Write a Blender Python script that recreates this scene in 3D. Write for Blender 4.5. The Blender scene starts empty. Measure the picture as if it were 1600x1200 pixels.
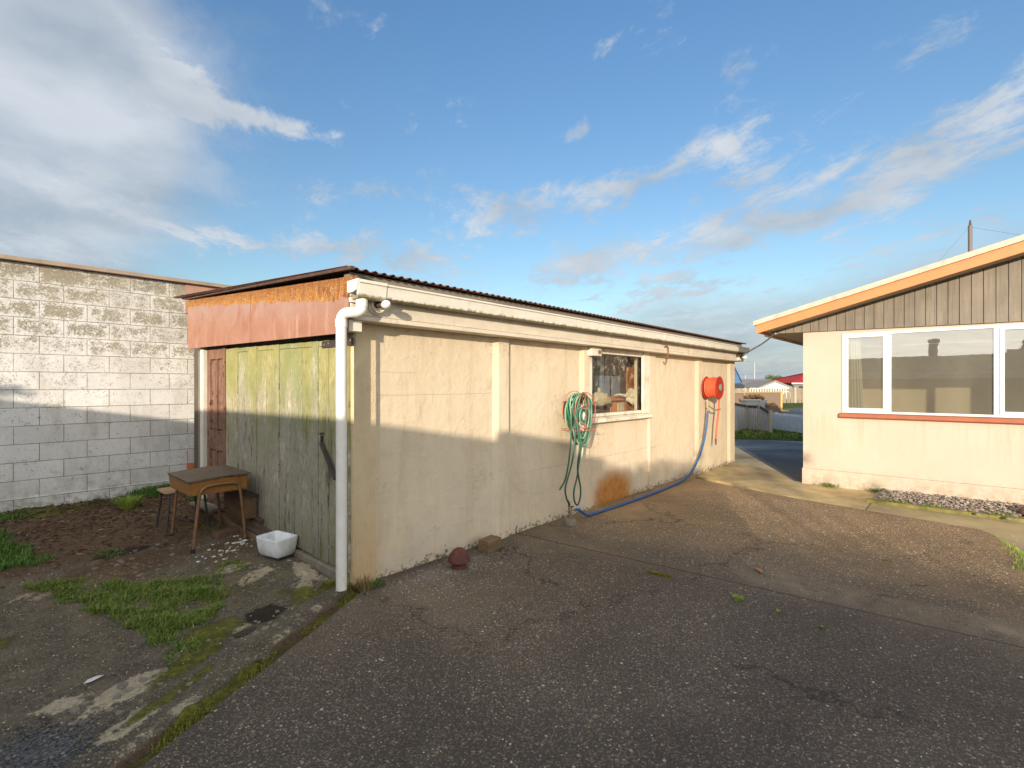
import bpy, bmesh, math, random
import numpy as np
from mathutils import Vector, Matrix, noise as mnoise
R = math.radians
rnd = random.Random(7)
S = bpy.context.scene
COL = S.collection

# ------------------------------------------------------------ camera, sky, sun, exposure
CAM = (-1.9158, -3.3184, 1.5)
HEAD = 42.285
cd = bpy.data.cameras.new('camera'); cam = bpy.data.objects.new('camera', cd); COL.objects.link(cam)
cam.location = CAM
cam.rotation_euler = (R(90), 0, R(HEAD - 90))
cd.sensor_width = 36; cd.lens = 17.39; cd.shift_y = 0.00125
cd.clip_start = 0.05; cd.clip_end = 6000
S.camera = cam

SUN_EL, SUN_DIR = 9.6, Vector((-.885, -.466, 0)).normalized()      # direction towards the sun
w = bpy.data.worlds.new('World'); S.world = w; w.use_nodes = True
sl = bpy.data.lights.new('sun', 'SUN'); so = bpy.data.objects.new('sun', sl); COL.objects.link(so)
sl.energy = 2.3; sl.angle = R(0.5); sl.color = (1.0, .84, .66)
sv = Vector((SUN_DIR.x * math.cos(R(SUN_EL)), SUN_DIR.y * math.cos(R(SUN_EL)), math.sin(R(SUN_EL))))
so.rotation_euler = sv.to_track_quat('Z', 'Y').to_euler(); so.location = (-6, -5, 6)
S.view_settings.view_transform = 'Standard'; S.view_settings.look = 'None'
S.view_settings.exposure = 1.45; S.view_settings.gamma = 1
S.cycles.caustics_reflective = False; S.cycles.caustics_refractive = False
S.cycles.transparent_max_bounces = 12
try: S.cycles.use_denoising = True
except Exception: pass

# ------------------------------------------------------------ node helper
class G:
    def __init__(s, nt): s.nt = nt; s.n = nt.nodes; s.l = nt.links
    def new(s, t, **p):
        n = s.n.new(t)
        for k, v in p.items(): setattr(n, k, v)
        return n
    def put(s, sock, v):
        if isinstance(v, bpy.types.NodeSocket): s.l.new(v, sock)
        elif v is not None:
            if hasattr(sock, 'default_value') and not isinstance(sock.default_value, (float, int)) and isinstance(v, (float, int)): v = (v,) * len(sock.default_value)
            if hasattr(sock.default_value, '__len__') and len(sock.default_value) == 4 and len(v) == 3: v = (*v, 1)
            sock.default_value = v
    def m(s, op, a, b=None, c=None, clamp=False):
        n = s.new('ShaderNodeMath', operation=op, use_clamp=clamp)
        for i, v in enumerate((a, b, c)):
            if v is not None: s.put(n.inputs[i], v)
        return n.outputs[0]
    def mix(s, f, a, b, blend='MIX'):
        n = s.new('ShaderNodeMix', data_type='RGBA', blend_type=blend)
        s.put(n.inputs[0], f); s.put(n.inputs[6], a); s.put(n.inputs[7], b); return n.outputs[2]
    def rng(s, v, a, b, c=0., d=1., smooth=False):
        n = s.new('ShaderNodeMapRange', clamp=True, interpolation_type='SMOOTHSTEP' if smooth else 'LINEAR')
        for i, x in enumerate((v, a, b, c, d)): s.put(n.inputs[i], x)
        return n.outputs[0]
    def noise(s, vec, scale, detail=4, rough=.55, dist=0., col=False):
        n = s.new('ShaderNodeTexNoise'); s.put(n.inputs['Vector'], vec)
        s.put(n.inputs['Scale'], scale); s.put(n.inputs['Detail'], detail); s.put(n.inputs['Roughness'], rough); s.put(n.inputs['Distortion'], dist)
        return n.outputs[1] if col else n.outputs[0]
    def voro(s, vec, scale, feature='F1', out='Distance', rand=1.):
        n = s.new('ShaderNodeTexVoronoi', feature=feature); s.put(n.inputs['Vector'], vec)
        s.put(n.inputs['Scale'], scale); s.put(n.inputs['Randomness'], rand); return n.outputs[out]
    def obj(s): return s.new('ShaderNodeTexCoord').outputs['Object']
    def pos(s): return s.new('ShaderNodeNewGeometry').outputs['Position']
    def sep(s, v): n = s.new('ShaderNodeSeparateXYZ'); s.put(n.inputs[0], v); return n.outputs
    def comb(s, x, y, z):
        n = s.new('ShaderNodeCombineXYZ')
        for i, v in enumerate((x, y, z)): s.put(n.inputs[i], v)
        return n.outputs[0]
    def scale(s, vec, sc):
        n = s.new('ShaderNodeVectorMath', operation='MULTIPLY'); s.put(n.inputs[0], vec); s.put(n.inputs[1], sc); return n.outputs[0]
    def ramp(s, f, stops, interp='LINEAR'):
        n = s.new('ShaderNodeValToRGB'); n.color_ramp.interpolation = interp
        e = n.color_ramp.elements
        while len(e) < len(stops): e.new(.5)
        for i, (p, c) in enumerate(stops): e[i].position = p; e[i].color = (*c, 1) if len(c) == 3 else c
        s.put(n.inputs[0], f); return n.outputs[0]
    def bump(s, h, strength=.5, dist=.01, normal=None):
        n = s.new('ShaderNodeBump'); s.put(n.inputs['Strength'], strength); s.put(n.inputs['Distance'], dist); s.put(n.inputs['Height'], h)
        if normal: s.put(n.inputs['Normal'], normal)
        return n.outputs[0]
    def blob(s, x, y, cx, cy, rx, ry):       # soft elliptical mask, 1 in the middle
        a = s.m('DIVIDE', s.m('SUBTRACT', x, cx), rx); b = s.m('DIVIDE', s.m('SUBTRACT', y, cy), ry)
        r = s.m('SQRT', s.m('ADD', s.m('MULTIPLY', a, a), s.m('MULTIPLY', b, b)))
        return s.rng(r, 1., 0., 0., 1., True)

def material(name, fn):
    m = bpy.data.materials.new(name); m.use_nodes = True
    g = G(m.node_tree); bs = g.n['Principled BSDF']
    r = fn(g) or {}
    for k, v in r.items():
        g.put(bs.inputs[{'color': 'Base Color', 'rough': 'Roughness', 'normal': 'Normal', 'metal': 'Metallic', 'spec': 'Specular IOR Level', 'alpha': 'Alpha', 'trans': 'Transmission Weight', 'coat': 'Coat Weight', 'sss': 'Subsurface Weight'}[k]], v)
    return m

# ------------------------------------------------------------ the sky
def build_world():
    g = G(w.node_tree); nt = w.node_tree
    for n in list(g.n): g.n.remove(n)
    out = g.new('ShaderNodeOutputWorld')
    sky = g.new('ShaderNodeTexSky', sky_type='NISHITA'); sky.sun_disc = False
    sky.sun_elevation = R(SUN_EL); sky.sun_rotation = math.atan2(SUN_DIR.x, SUN_DIR.y)
    sky.altitude = 10; sky.air_density = 1.0; sky.dust_density = .6; sky.ozone_density = 1.6
    d = g.new('ShaderNodeTexCoord').outputs['Generated']
    x, y, z = g.sep(d)
    az = g.m('ARCTAN2', y, x); el = g.m('ARCSINE', z)
    zz = g.m('ADD', g.m('MAXIMUM', z, 0.), .16)
    px, py = g.m('DIVIDE', x, zz), g.m('DIVIDE', y, zz)
    a = R(62)
    along = g.m('ADD', g.m('MULTIPLY', px, math.cos(a)), g.m('MULTIPLY', py, math.sin(a)))
    across = g.m('SUBTRACT', g.m('MULTIPLY', py, math.cos(a)), g.m('MULTIPLY', px, math.sin(a)))
    v = g.comb(g.m('MULTIPLY', along, .55), across, 0.)
    n1 = g.noise(v, 1.5, 9, .62, .6)
    n2 = g.noise(g.comb(az, g.m('MULTIPLY', el, 1.8), 3.), 7., 6, .6, .4)
    nn = g.m('ADD', g.m('MULTIPLY', n1, .6), g.m('MULTIPLY', n2, .4))
    C0 = R(HEAD)
    def ang(px_, py_):
        lx, lz = (px_ - 800) / 773., (602 - py_) / 773.
        return C0 - math.atan(lx), math.atan2(lz, math.hypot(1, lx))
    # cloud banks of that afternoon: direction, half-width, half-height, tilt, amount
    def bank(B, kr=1., ka=1.):
        tot = None
        for (bx, by, rx, ry, t, amp) in B:
            rx *= kr; ry *= kr; amp *= ka
            ca, ce = ang(bx, by)
            da = g.m('SUBTRACT', ca, az); de = g.m('SUBTRACT', el, ce)        # da to the right, de up
            u = g.m('ADD', g.m('MULTIPLY', da, math.cos(t) / rx), g.m('MULTIPLY', de, math.sin(t) / rx))
            q = g.m('SUBTRACT', g.m('MULTIPLY', de, math.cos(t) / ry), g.m('MULTIPLY', da, math.sin(t) / ry))
            r2 = g.m('ADD', g.m('MULTIPLY', u, u), g.m('MULTIPLY', q, q))
            b = g.m('MULTIPLY', g.m('POWER', 2.718, g.m('MULTIPLY', r2, -1.)), amp)
            tot = b if tot is None else g.m('ADD', tot, b)
        return tot
    veil = bank([(20, 60, .26, .22, 0, .95), (40, 230, .20, .13, 0, .8), (150, 120, .10, .15, -.5, .35), (20, 330, .2, .05, 0, .35), (40, 395, .16, .025, -.1, .6), (1330, 470, .3, .05, .12, .5), (1180, 560, .6, .06, 0, .85), (1560, 400, .22, .06, .15, .55), (1080, 395, .2, .03, .12, .25), (1060, 475, .14, .05, .0, .55), (930, 530, .2, .04, 0, .45), (660, 420, .08, .03, 0, .3)])
    tot = bank([(215, 55, .15, .05, -.5, .30), (262, 105, .06, .028, -.6, .30), (255, 175, .09, .03, -.5, .22), (130, 255, .16, .022, -.1, .34), (170, 325, .13, .020, -.15, .34), (120, 290, .1, .02, -.1, .2), (50, 385, .20, .02, -.1, .34),
         (430, 385, .12, .022, 0, .34), (545, 385, .05, .018, 0, .2), (455, 210, .05, .014, 0, .26), (400, 178, .10, .012, 0, .2), (545, 15, .07, .03, 0, .24), (545, 158, .04, .015, 0, .2), (600, 90, .08, .03, 0, .12),
         (665, 415, .09, .035, 0, .36), (800, 312, .10, .022, .14, .42), (1030, 268, .15, .030, .28, .44), (1140, 235, .022, .022, .5, .34), (780, 340, .07, .015, .1, .24),
         (900, 415, .09, .028, .25, .36), (1100, 370, .17, .024, .14, .28), (1060, 460, .16, .04, -.1, .34), (1190, 300, .10, .03, .2, .34), (1200, 265, .10, .015, .2, .26), (1430, 210, .14, .03, .35, .20), (1290, 345, .14, .022, .2, .24),
         (1520, 250, .09, .03, .35, .22), (1390, 285, .10, .02, .3, .16), (1480, 350, .16, .028, .2, .34), (1060, 70, .12, .05, -.2, .18), (1155, 105, .03, .02, .4, .24), (935, 75, .025, .014, .3, .28), (885, 215, .04, .014, .3, .26), (735, 200, .03, .012, 0, .24), (950, 520, .15, .03, 0, .2), (640, 300, .2, .015, .05, .14), (330, 175, .2, .015, .05, .14), (1330, 160, .12, .02, .3, .2), (1560, 160, .1, .03, .4, .16), (740, 365, .14, .012, .1, .2)], 1.3, .80)
    # behind the camera: unseen cloud cover, added for fill light and window reflections
    back = g.m('MULTIPLY', g.rng(g.m('ADD', g.m('MULTIPLY', x, math.cos(C0)), g.m('MULTIPLY', y, math.sin(C0))), .1, -.4), .5)
    tot = g.m('ADD', g.m('MINIMUM', tot, .46), back)
    fineb = g.noise(g.comb(g.m('MULTIPLY', along, .8), across, 2.), 5.5, 7, .66, .5)
    fb2 = g.noise(g.comb(g.m('MULTIPLY', along, .7), g.m('MULTIPLY', across, 1.2), 7.), 14., 6, .7, .6)
    mixn = g.m('ADD', g.m('MULTIPLY', nn, .40), g.m('ADD', g.m('MULTIPLY', fineb, .40), g.m('MULTIPLY', fb2, .20)))
    mixn = g.m('ADD', g.m('MULTIPLY', g.m('SUBTRACT', mixn, .5), 2.1), .5)
    wisp = g.rng(g.m('ADD', mixn, tot), .63, .93, 0., .92, True)
    vl = g.m('MULTIPLY', g.m('MINIMUM', veil, .95), g.rng(g.m('ADD', g.m('ADD', g.m('MULTIPLY', nn, .6), g.m('MULTIPLY', fineb, .4)), g.m('MULTIPLY', veil, .38)), .50, .80, .0, 1., True))
    dens = g.m('MAXIMUM', g.m('MAXIMUM', wisp, g.m('MULTIPLY', vl, .9)), g.rng(el, .17, .01, 0., .93, True))
    lum = g.rng(g.noise(g.comb(px, py, 5.), 2.2, 5, .5), .35, .65)
    low = g.rng(el, 0., .45)
    cc = g.mix(lum, (.29, .335, .385), (.54, .565, .60))
    lum = g.m('ADD', g.m('MULTIPLY', g.rng(fineb, .38, .64), .45), g.m('MULTIPLY', wisp, .62), clamp=True)
    cc = g.mix(low, g.mix(lum, (.26, .31, .365), (.43, .465, .51)), cc)
    rear = g.rng(g.m('ADD', g.m('MULTIPLY', x, math.cos(C0)), g.m('MULTIPLY', y, math.sin(C0))), .15, -.5)
    cc = g.mix(rear, cc, g.mix(lum, (.74, .74, .73), (1.18, 1.17, 1.14)))          # unseen rear cloud, brightened to fill the shaded walls
    tint = g.mix(g.rng(el, .02, .75, 0., 1.), (.78, .80, .78), (.66, .90, 1.12))
    skc = g.mix(1., sky.outputs[0], tint, 'MULTIPLY')
    b1 = g.new('ShaderNodeBackground'); g.put(b1.inputs[0], skc); b1.inputs[1].default_value = .085
    b2 = g.new('ShaderNodeBackground'); g.put(b2.inputs[0], cc); b2.inputs[1].default_value = .52
    mx = g.new('ShaderNodeMixShader'); g.put(mx.inputs[0], dens); g.l.new(b1.outputs[0], mx.inputs[1]); g.l.new(b2.outputs[0], mx.inputs[2])
    g.l.new(mx.outputs[0], out.inputs[0])
build_world()

# ------------------------------------------------------------ mesh helpers
class MB:
    def __init__(s): s.v = []; s.f = []
    def add(s, vs, fs):
        o = len(s.v); s.v += [tuple(p) for p in vs]; s.f += [tuple(i + o for i in f) for f in fs]; return s
    def box(s, x0, y0, z0, x1, y1, z1):
        x0, x1 = min(x0, x1), max(x0, x1); y0, y1 = min(y0, y1), max(y0, y1); z0, z1 = min(z0, z1), max(z0, z1)
        return s.add([(x0, y0, z0), (x1, y0, z0), (x1, y1, z0), (x0, y1, z0), (x0, y0, z1), (x1, y0, z1), (x1, y1, z1), (x0, y1, z1)],
                     [(3, 2, 1, 0), (4, 5, 6, 7), (0, 1, 5, 4), (1, 2, 6, 5), (2, 3, 7, 6), (3, 0, 4, 7)])
    def obox(s, c, size, rz=0, rx=0, ry=0):
        m = Matrix.Translation(c) @ Matrix.Rotation(rz, 4, 'Z') @ Matrix.Rotation(ry, 4, 'Y') @ Matrix.Rotation(rx, 4, 'X')
        t = MB().box(-size[0] / 2, -size[1] / 2, -size[2] / 2, size[0] / 2, size[1] / 2, size[2] / 2)
        return s.add([m @ Vector(p) for p in t.v], t.f)
    def bar(s, p, q, a, b, up=(0, 0, 1)):
        p, q = Vector(p), Vector(q); d = (q - p).normalized(); sd = d.cross(Vector(up))
        if sd.length < 1e-4: sd = d.cross(Vector((1, 0, 0)))
        sd.normalize(); u = sd.cross(d)
        vs = [e + sd * (i * a / 2) + u * (j * b / 2) for e in (p, q) for i, j in ((-1, -1), (1, -1), (1, 1), (-1, 1))]
        return s.add(vs, [(0, 1, 2, 3), (7, 6, 5, 4), (0, 4, 5, 1), (1, 5, 6, 2), (2, 6, 7, 3), (3, 7, 4, 0)])
    def tube(s, pts, r, n=8, close=False):
        pts = [Vector(p) for p in pts]; N = len(pts)
        rs = r if isinstance(r, (list, tuple)) else [r] * N
        up = None; rings = []
        for i, p in enumerate(pts):
            if close: t = pts[(i + 1) % N] - pts[i - 1]
            else: t = pts[min(i + 1, N - 1)] - pts[max(i - 1, 0)]
            if t.length < 1e-9: t = Vector((0, 0, 1))
            t.normalize()
            if up is None: up = t.orthogonal().normalized()
            up = (up - t * up.dot(t));
            if up.length < 1e-6: up = t.orthogonal()
            up.normalize(); sd = t.cross(up)
            rings.append([p + (up * math.cos(6.28319 * k / n) + sd * math.sin(6.28319 * k / n)) * rs[i] for k in range(n)])
        vs = [q for ri in rings for q in ri]; fs = []
        M = N if close else N - 1
        for i in range(M):
            j = (i + 1) % N
            for k in range(n): fs.append((i * n + k, i * n + (k + 1) % n, j * n + (k + 1) % n, j * n + k))
        if not close: fs.append(tuple(range(n - 1, -1, -1))); fs.append(tuple((N - 1) * n + k for k in range(n)))
        return s.add(vs, fs)
    def lathe(s, prof, c, n=20, axis='Z', caps=True):
        vs = []; fs = []
        for (r, z) in prof:
            for k in range(n):
                a = 6.28319 * k / n; x, y = r * math.cos(a), r * math.sin(a)
                vs.append((c[0] + x, c[1] + y, c[2] + z) if axis == 'Z' else ((c[0] + x, c[1] + z, c[2] + y) if axis == 'Y' else (c[0] + z, c[1] + x, c[2] + y)))
        for i in range(len(prof) - 1):
            for k in range(n): fs.append((i * n + k, i * n + (k + 1) % n, (i + 1) * n + (k + 1) % n, (i + 1) * n + k))
        if caps: fs.append(tuple(range(n - 1, -1, -1))); fs.append(tuple((len(prof) - 1) * n + k for k in range(n)))
        return s.add(vs, fs)
    def prism(s, poly, a, b, axis='X'):       # poly in the other two coordinates
        f = {'X': lambda p, t: (t, p[0], p[1]), 'Y': lambda p, t: (p[0], t, p[1]), 'Z': lambda p, t: (p[0], p[1], t)}[axis]
        n = len(poly)
        vs = [f(p, a) for p in poly] + [f(p, b) for p in poly]
        fs = [tuple(range(n)), tuple(range(2 * n - 1, n - 1, -1))] + [(i, n + i, n + (i + 1) % n, (i + 1) % n) for i in range(n)]
        return s.add(vs, fs)
    def blob(s, c, r, seed=0, amp=.18, sub=2, freq=2.):
        bm = bmesh.new(); bmesh.ops.create_icosphere(bm, subdivisions=sub, radius=1)
        vs = []
        for v in bm.verts:
            k = 1 + amp * mnoise.noise(v.co * freq + Vector((seed * 3.1, seed, 7)))
            vs.append((c[0] + v.co.x * r[0] * k, c[1] + v.co.y * r[1] * k, c[2] + v.co.z * r[2] * k))
        fs = [tuple(x.index for x in f.verts) for f in bm.faces]; bm.free(); return s.add(vs, fs)

def obj(name, mb, mat, parent=None, smooth=False, bev=0, loc=None, label=None):
    me = bpy.data.meshes.new(name); me.from_pydata(mb.v, [], mb.f)
    bm = bmesh.new(); bm.from_mesh(me); bmesh.ops.recalc_face_normals(bm, faces=bm.faces); bm.to_mesh(me); bm.free()
    me.materials.append(mat)
    if smooth:
        me.polygons.foreach_set('use_smooth', [True] * len(me.polygons))
    o = bpy.data.objects.new(name, me); COL.objects.link(o)
    if smooth: 
        try: me.set_sharp_from_angle(angle=R(42))
        except Exception: pass
    if parent: o.parent = parent
    if loc: o.location = loc
    if bev:
        b = o.modifiers.new('bevel', 'BEVEL'); b.width = bev; b.segments = 2; b.limit_method = 'ANGLE'; b.angle_limit = R(35)
    if label: o['label'] = label
    return o
def tag(o, label=None, cat=None, group=None, kind=None):
    if label: o['label'] = label
    if cat: o['category'] = cat
    if group: o['group'] = group
    if kind: o['kind'] = kind
    return o
def thing(name, label, cat, loc=(0, 0, 0), rz=0, group=None):
    o = bpy.data.objects.new(name, None); COL.objects.link(o); o.location = loc; o.rotation_euler = (0, 0, rz)
    o.empty_display_size = .1
    return tag(o, label, cat, group)
def struct(name, mb, mat, **k): return tag(obj(name, mb, mat, **k), kind='structure')
def bez(pts, n=8):                             # catmull-rom through points
    P = [Vector(p) for p in pts]; P = [P[0] * 2 - P[1]] + P + [P[-1] * 2 - P[-2]]; out = []
    for i in range(1, len(P) - 2):
        for k in range(n):
            t = k / n; a, b, c, d = P[i - 1], P[i], P[i + 1], P[i + 2]
            out.append(.5 * ((2 * b) + (c - a) * t + (2 * a - 5 * b + 4 * c - d) * t * t + (3 * b - a - 3 * c + d) * t ** 3))
    out.append(P[-2]); return out
def sm(a, b, x): t = min(1, max(0, (x - a) / (b - a))); return t * t * (3 - 2 * t)

# ------------------------------------------------------------ materials
def plain(name, col, rough=.6, var=.15, sc=12., metal=0., bump=.15, spec=.4, dirt=None, dirtamt=.4):
    def f(g):
        o = g.obj(); n = g.noise(o, sc, 6, .6)
        c = g.mix(g.rng(n, .3, .7), tuple(x * (1 - var) for x in col), tuple(min(1, x * (1 + var)) for x in col))
        if dirt:
            k = g.rng(g.noise(g.scale(o, (1, 1, .5)), sc * .45, 7, .65, .5), .5, .68, 0., dirtamt)
            c = g.mix(k, c, dirt)
        h = g.noise(o, sc * 8, 4, .6)
        return dict(color=c, rough=g.rng(n, .2, .8, rough * .85, min(1, rough * 1.15)), metal=metal, spec=spec, normal=g.bump(h, bump, .002))
    return material(name, f)

def f_stucco(g):
    o = g.obj(); x, y, z = g.sep(o)
    n = g.noise(g.scale(o, (1, 1, .45)), 2.2, 8, .62, .4); n2 = g.noise(o, 9., 6, .6)
    c = g.mix(g.rng(n, .32, .68), (.64, .535, .375), (.72, .62, .46))
    c = g.mix(g.rng(n2, .52, .75, 0., .35), c, (.50, .40, .26))
    st = g.noise(g.comb(g.m('MULTIPLY', x, 22.), 0., g.m('MULTIPLY', z, 1.1)), 1., 5, .7)          # runs down the wall
    c = g.mix(g.rng(st, .55, .8, 0., .35), c, (.74, .64, .46))
    # grey bloom and mould close to the ground
    lowm = g.m('MULTIPLY', g.rng(z, .75, .0), g.rng(g.noise(o, 3.1, 6, .6), .42, .7))
    c = g.mix(g.m('MULTIPLY', lowm, .6), c, (.48, .45, .38))
    mo = g.m('ADD', g.noise(o, 26., 7, .72, .3), g.rng(z, .0, .16, .24, 0.))
    spots = g.rng(mo, .70, .78)
    c = g.mix(g.m('MULTIPLY', spots, .85), c, (.055, .055, .035))
    sp = g.m('MULTIPLY', g.rng(g.noise(o, 34., 3, .6), .70, .76), g.rng(g.noise(o, 2.3, 3), .5, .62))
    c = g.mix(g.m('MULTIPLY', sp, .7), c, (.20, .15, .09))
    st2 = g.noise(g.comb(g.m('MULTIPLY', x, 7.), 0., g.m('MULTIPLY', z, .55)), 1., 7, .72, .6)
    c = g.mix(g.m('MULTIPLY', g.rng(st2, .52, .66, 0., .55), g.rng(z, .5, 2.0, .5, 1.)), c, (.50, .40, .265))
    ck = g.new('ShaderNodeTexVoronoi', feature='DISTANCE_TO_EDGE'); g.put(ck.inputs['Vector'], g.comb(g.m('ADD', g.m('MULTIPLY', x, .55), g.m('MULTIPLY', g.noise(o, 4., 5, .7), .9)), 0., g.m('ADD', z, g.m('MULTIPLY', g.noise(o, 5.5, 5, .7), .8)))); ck.inputs['Scale'].default_value = 1.1
    crk = g.m('MULTIPLY', g.rng(ck.outputs['Distance'], .0045, .0015), g.rng(g.noise(o, 1.3, 3), .50, .56))
    c = g.mix(g.m('MULTIPLY', crk, .6), c, (.26, .20, .13))
    # brown corner smear, and the big rust stain right of the tap
    c = g.mix(g.m('MULTIPLY', g.blob(x, z, .08, .25, .22, .75), g.rng(n2, .35, .6, .1, .55)), c, (.52, .31, .14))
    e = g.m('ADD', g.blob(x, z, 3.72, .08, .78, .50), g.m('MULTIPLY', g.m('SUBTRACT', g.noise(o, 4., 5, .55), .5), .35))
    rs = g.m('MULTIPLY', g.rng(e, .05, .72, 0., 1., True), g.rng(x, 3.14, 3.3))
    c = g.mix(g.m('MULTIPLY', rs, .93), c, g.mix(g.rng(n2, .35, .65), (.36, .13, .018), (.50, .21, .035)))
    # faint horizontal pour joints
    for (zz, x0, x1) in ((.60, 2.0, 5.2), (1.42, .2, 1.5), (1.60, .2, .6)):
        dd = g.m('ABSOLUTE', g.m('SUBTRACT', g.m('ADD', z, g.m('MULTIPLY', g.noise(o, 3.), .03)), zz + .015))
        k = g.m('MULTIPLY', g.rng(dd, .0045, .001), g.m('MULTIPLY', g.rng(x, x0, x0 + .05), g.rng(x, x1, x1 - .05)))
        c = g.mix(g.m('MULTIPLY', k, .5), c, (.33, .26, .17))
    h = g.m('ADD', g.m('MULTIPLY', g.noise(o, 160., 4, .6), .35), g.m('ADD', g.m('ADD', g.m('MULTIPLY', g.noise(o, 7., 5, .6, .8), 1.7), g.m('MULTIPLY', g.noise(g.scale(o, (1., 1., 2.2)), 2.6, 6, .6, 1.6), 1.2)), g.m('MULTIPLY', spots, -.3)))
    return dict(color=c, rough=.85, spec=.2, normal=g.bump(h, .7, .007))
M_stucco = material('stucco_cream', f_stucco)

def f_rough_stucco(g):     # the thicker corner pier
    o = g.obj(); x, y, z = g.sep(o)
    n = g.noise(o, 5., 6, .6)
    c = g.mix(g.rng(n, .3, .7), (.56, .45, .28), (.68, .56, .37))
    k = g.rng(g.m('ADD', g.noise(g.comb(g.m('MULTIPLY', x, 60.), g.m('MULTIPLY', y, 60.), g.m('MULTIPLY', z, 8.)), 1., 5, .7), g.rng(z, 0., .9, .08, 0.)), .62, .72)
    c = g.mix(g.m('MULTIPLY', k, .65), c, (.22, .18, .12))
    c = g.mix(g.m('MULTIPLY', g.rng(z, .75, .05), g.rng(n, .35, .6, .2, .8)), c, (.55, .35, .17))
    h = g.m('ADD', g.noise(o, 60., 5, .65), g.m('MULTIPLY', g.noise(o, 12., 4), .8))
    return dict(color=c, rough=.9, spec=.15, normal=g.bump(h, .8, .008))
M_pier = material('pier_stucco', f_rough_stucco)

def f_eavewood(g):
    o = g.obj(); x, y, z = g.sep(o)
    n = g.noise(g.comb(g.m('MULTIPLY', x, 2.), y, g.m('MULTIPLY', z, 6.)), 1.6, 7, .6, .3)
    c = g.mix(g.rng(n, .3, .7), (.60, .52, .40), (.74, .68, .55))
    st = g.noise(g.comb(g.m('MULTIPLY', x, 9.), 0., g.m('MULTIPLY', z, 1.5)), 1., 6, .7, .4)
    c = g.mix(g.rng(st, .56, .72, 0., .65), c, (.42, .27, .13))
    top = g.m('MULTIPLY', g.rng(z, 2.08, 2.17), g.rng(g.noise(o, 5., 5, .7), .4, .6, 0., .5)); c = g.mix(top, c, (.25, .19, .11))
    sc = g.rng(g.noise(g.scale(o, (1, 1, 3)), 40., 5, .7), .66, .72); c = g.mix(g.m('MULTIPLY', sc, .5), c, (.22, .17, .12))
    return dict(color=c, rough=.6, spec=.3, normal=g.bump(g.noise(g.scale(o, (2, 8, 30)), 8., 4), .25, .003))
M_eave = material('eave_paint', f_eavewood)

def f_pvc(g):
    o = g.obj(); x, y, z = g.sep(o); n = g.noise(o, 7., 6, .65, .4)
    c = g.mix(g.rng(n, .35, .7), (.72, .70, .63), (.80, .79, .75))
    k = g.m('ADD', g.noise(g.scale(o, (3, 3, 1)), 12., 6, .7), g.rng(z, .30, .0, 0., .18)); c = g.mix(g.rng(k, .60, .78, 0., .55), c, (.42, .38, .27))
    return dict(color=c, rough=.38, spec=.45, normal=g.bump(g.noise(o, 30.), .06, .002))
M_pvc = material('white_pvc', f_pvc)
def f_gutter(g):
    o = g.obj(); x, y, z = g.sep(o); n = g.noise(g.scale(o, (1, 1, 3)), 6., 6, .65, .4)
    c = g.mix(g.rng(n, .35, .7), (.70, .66, .55), (.80, .77, .68))
    k = g.m('ADD', g.noise(g.scale(o, (2, 1, 1)), 9., 7, .7), g.rng(z, 2.150, 2.118, 0., .34)); c = g.mix(g.rng(k, .62, .82, 0., .9), c, (.19, .16, .06))
    s2 = g.rng(g.noise(g.comb(g.m('MULTIPLY', x, 14.), 0., g.m('MULTIPLY', z, 3.)), 1., 4, .6), .6, .78, 0., .35); c = g.mix(s2, c, (.50, .38, .22))
    return dict(color=c, rough=.4, spec=.45, normal=g.bump(g.noise(o, 30.), .06, .002))
M_gutter = material('gutter_pvc', f_gutter)

def f_fascia(g):
    o = g.obj(); x, y, z = g.sep(o)
    top = g.m('ADD', g.m('MULTIPLY', y, .0697), 2.273)
    t = g.m('SUBTRACT', top, z)
    n = g.noise(o, 4., 7, .62, .4); n2 = g.noise(o, 16., 6, .65)
    c = g.mix(g.rng(n, .3, .7), (.29, .14, .095), (.38, .21, .15))
    c = g.mix(g.rng(g.noise(g.comb(0., g.m('MULTIPLY', y, 8.), g.m('MULTIPLY', z, 1.2)), 1.2, 6, .65), .55, .72, 0., .5), c, (.60, .40, .31))
    c = g.mix(g.m('MULTIPLY', g.rng(t, .34, .12), g.rng(n, .38, .62, .15, .8)), c, (.33, .24, .21))
    c = g.mix(g.rng(g.noise(o, 55., 3), .70, .74, 0., .5), c, (.7, .5, .4))
    edge = g.m('ADD', t, g.m('MULTIPLY', g.m('SUBTRACT', g.noise(g.scale(o, (1, 1, .4)), 7., 7, .62), .5), .13))
    wid = g.rng(y, -.3, 3.6, .165, .075)
    rr = g.rng(g.m('SUBTRACT', edge, wid), .006, -.010)
    sp = g.rng(g.m('ADD', g.noise(o, 95., 4, .7), g.rng(t, .14, .02, -.01, .09)), .5, .58)
    rc = g.mix(g.rng(n2, .3, .7), (.40, .17, .045), (.56, .32, .11))
    rc = g.mix(g.m('MULTIPLY', sp, .85), rc, (.17, .06, .018))
    rc = g.mix(g.m('MULTIPLY', g.rng(y, 1.8, -.1), g.rng(g.noise(g.comb(0., g.m('MULTIPLY', y, 14.), g.m('MULTIPLY', z, 5.)), 1.2, 7, .75), .46, .60)), rc, (.16, .065, .03))
    c = g.mix(rr, c, rc)
    return dict(color=c, rough=.72, spec=.25, normal=g.bump(g.m('ADD', n2, g.m('MULTIPLY', rr, g.noise(o, 95., 4, .7))), .3, .004))
M_fascia = material('fascia_rusting_paint', f_fascia)

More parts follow.
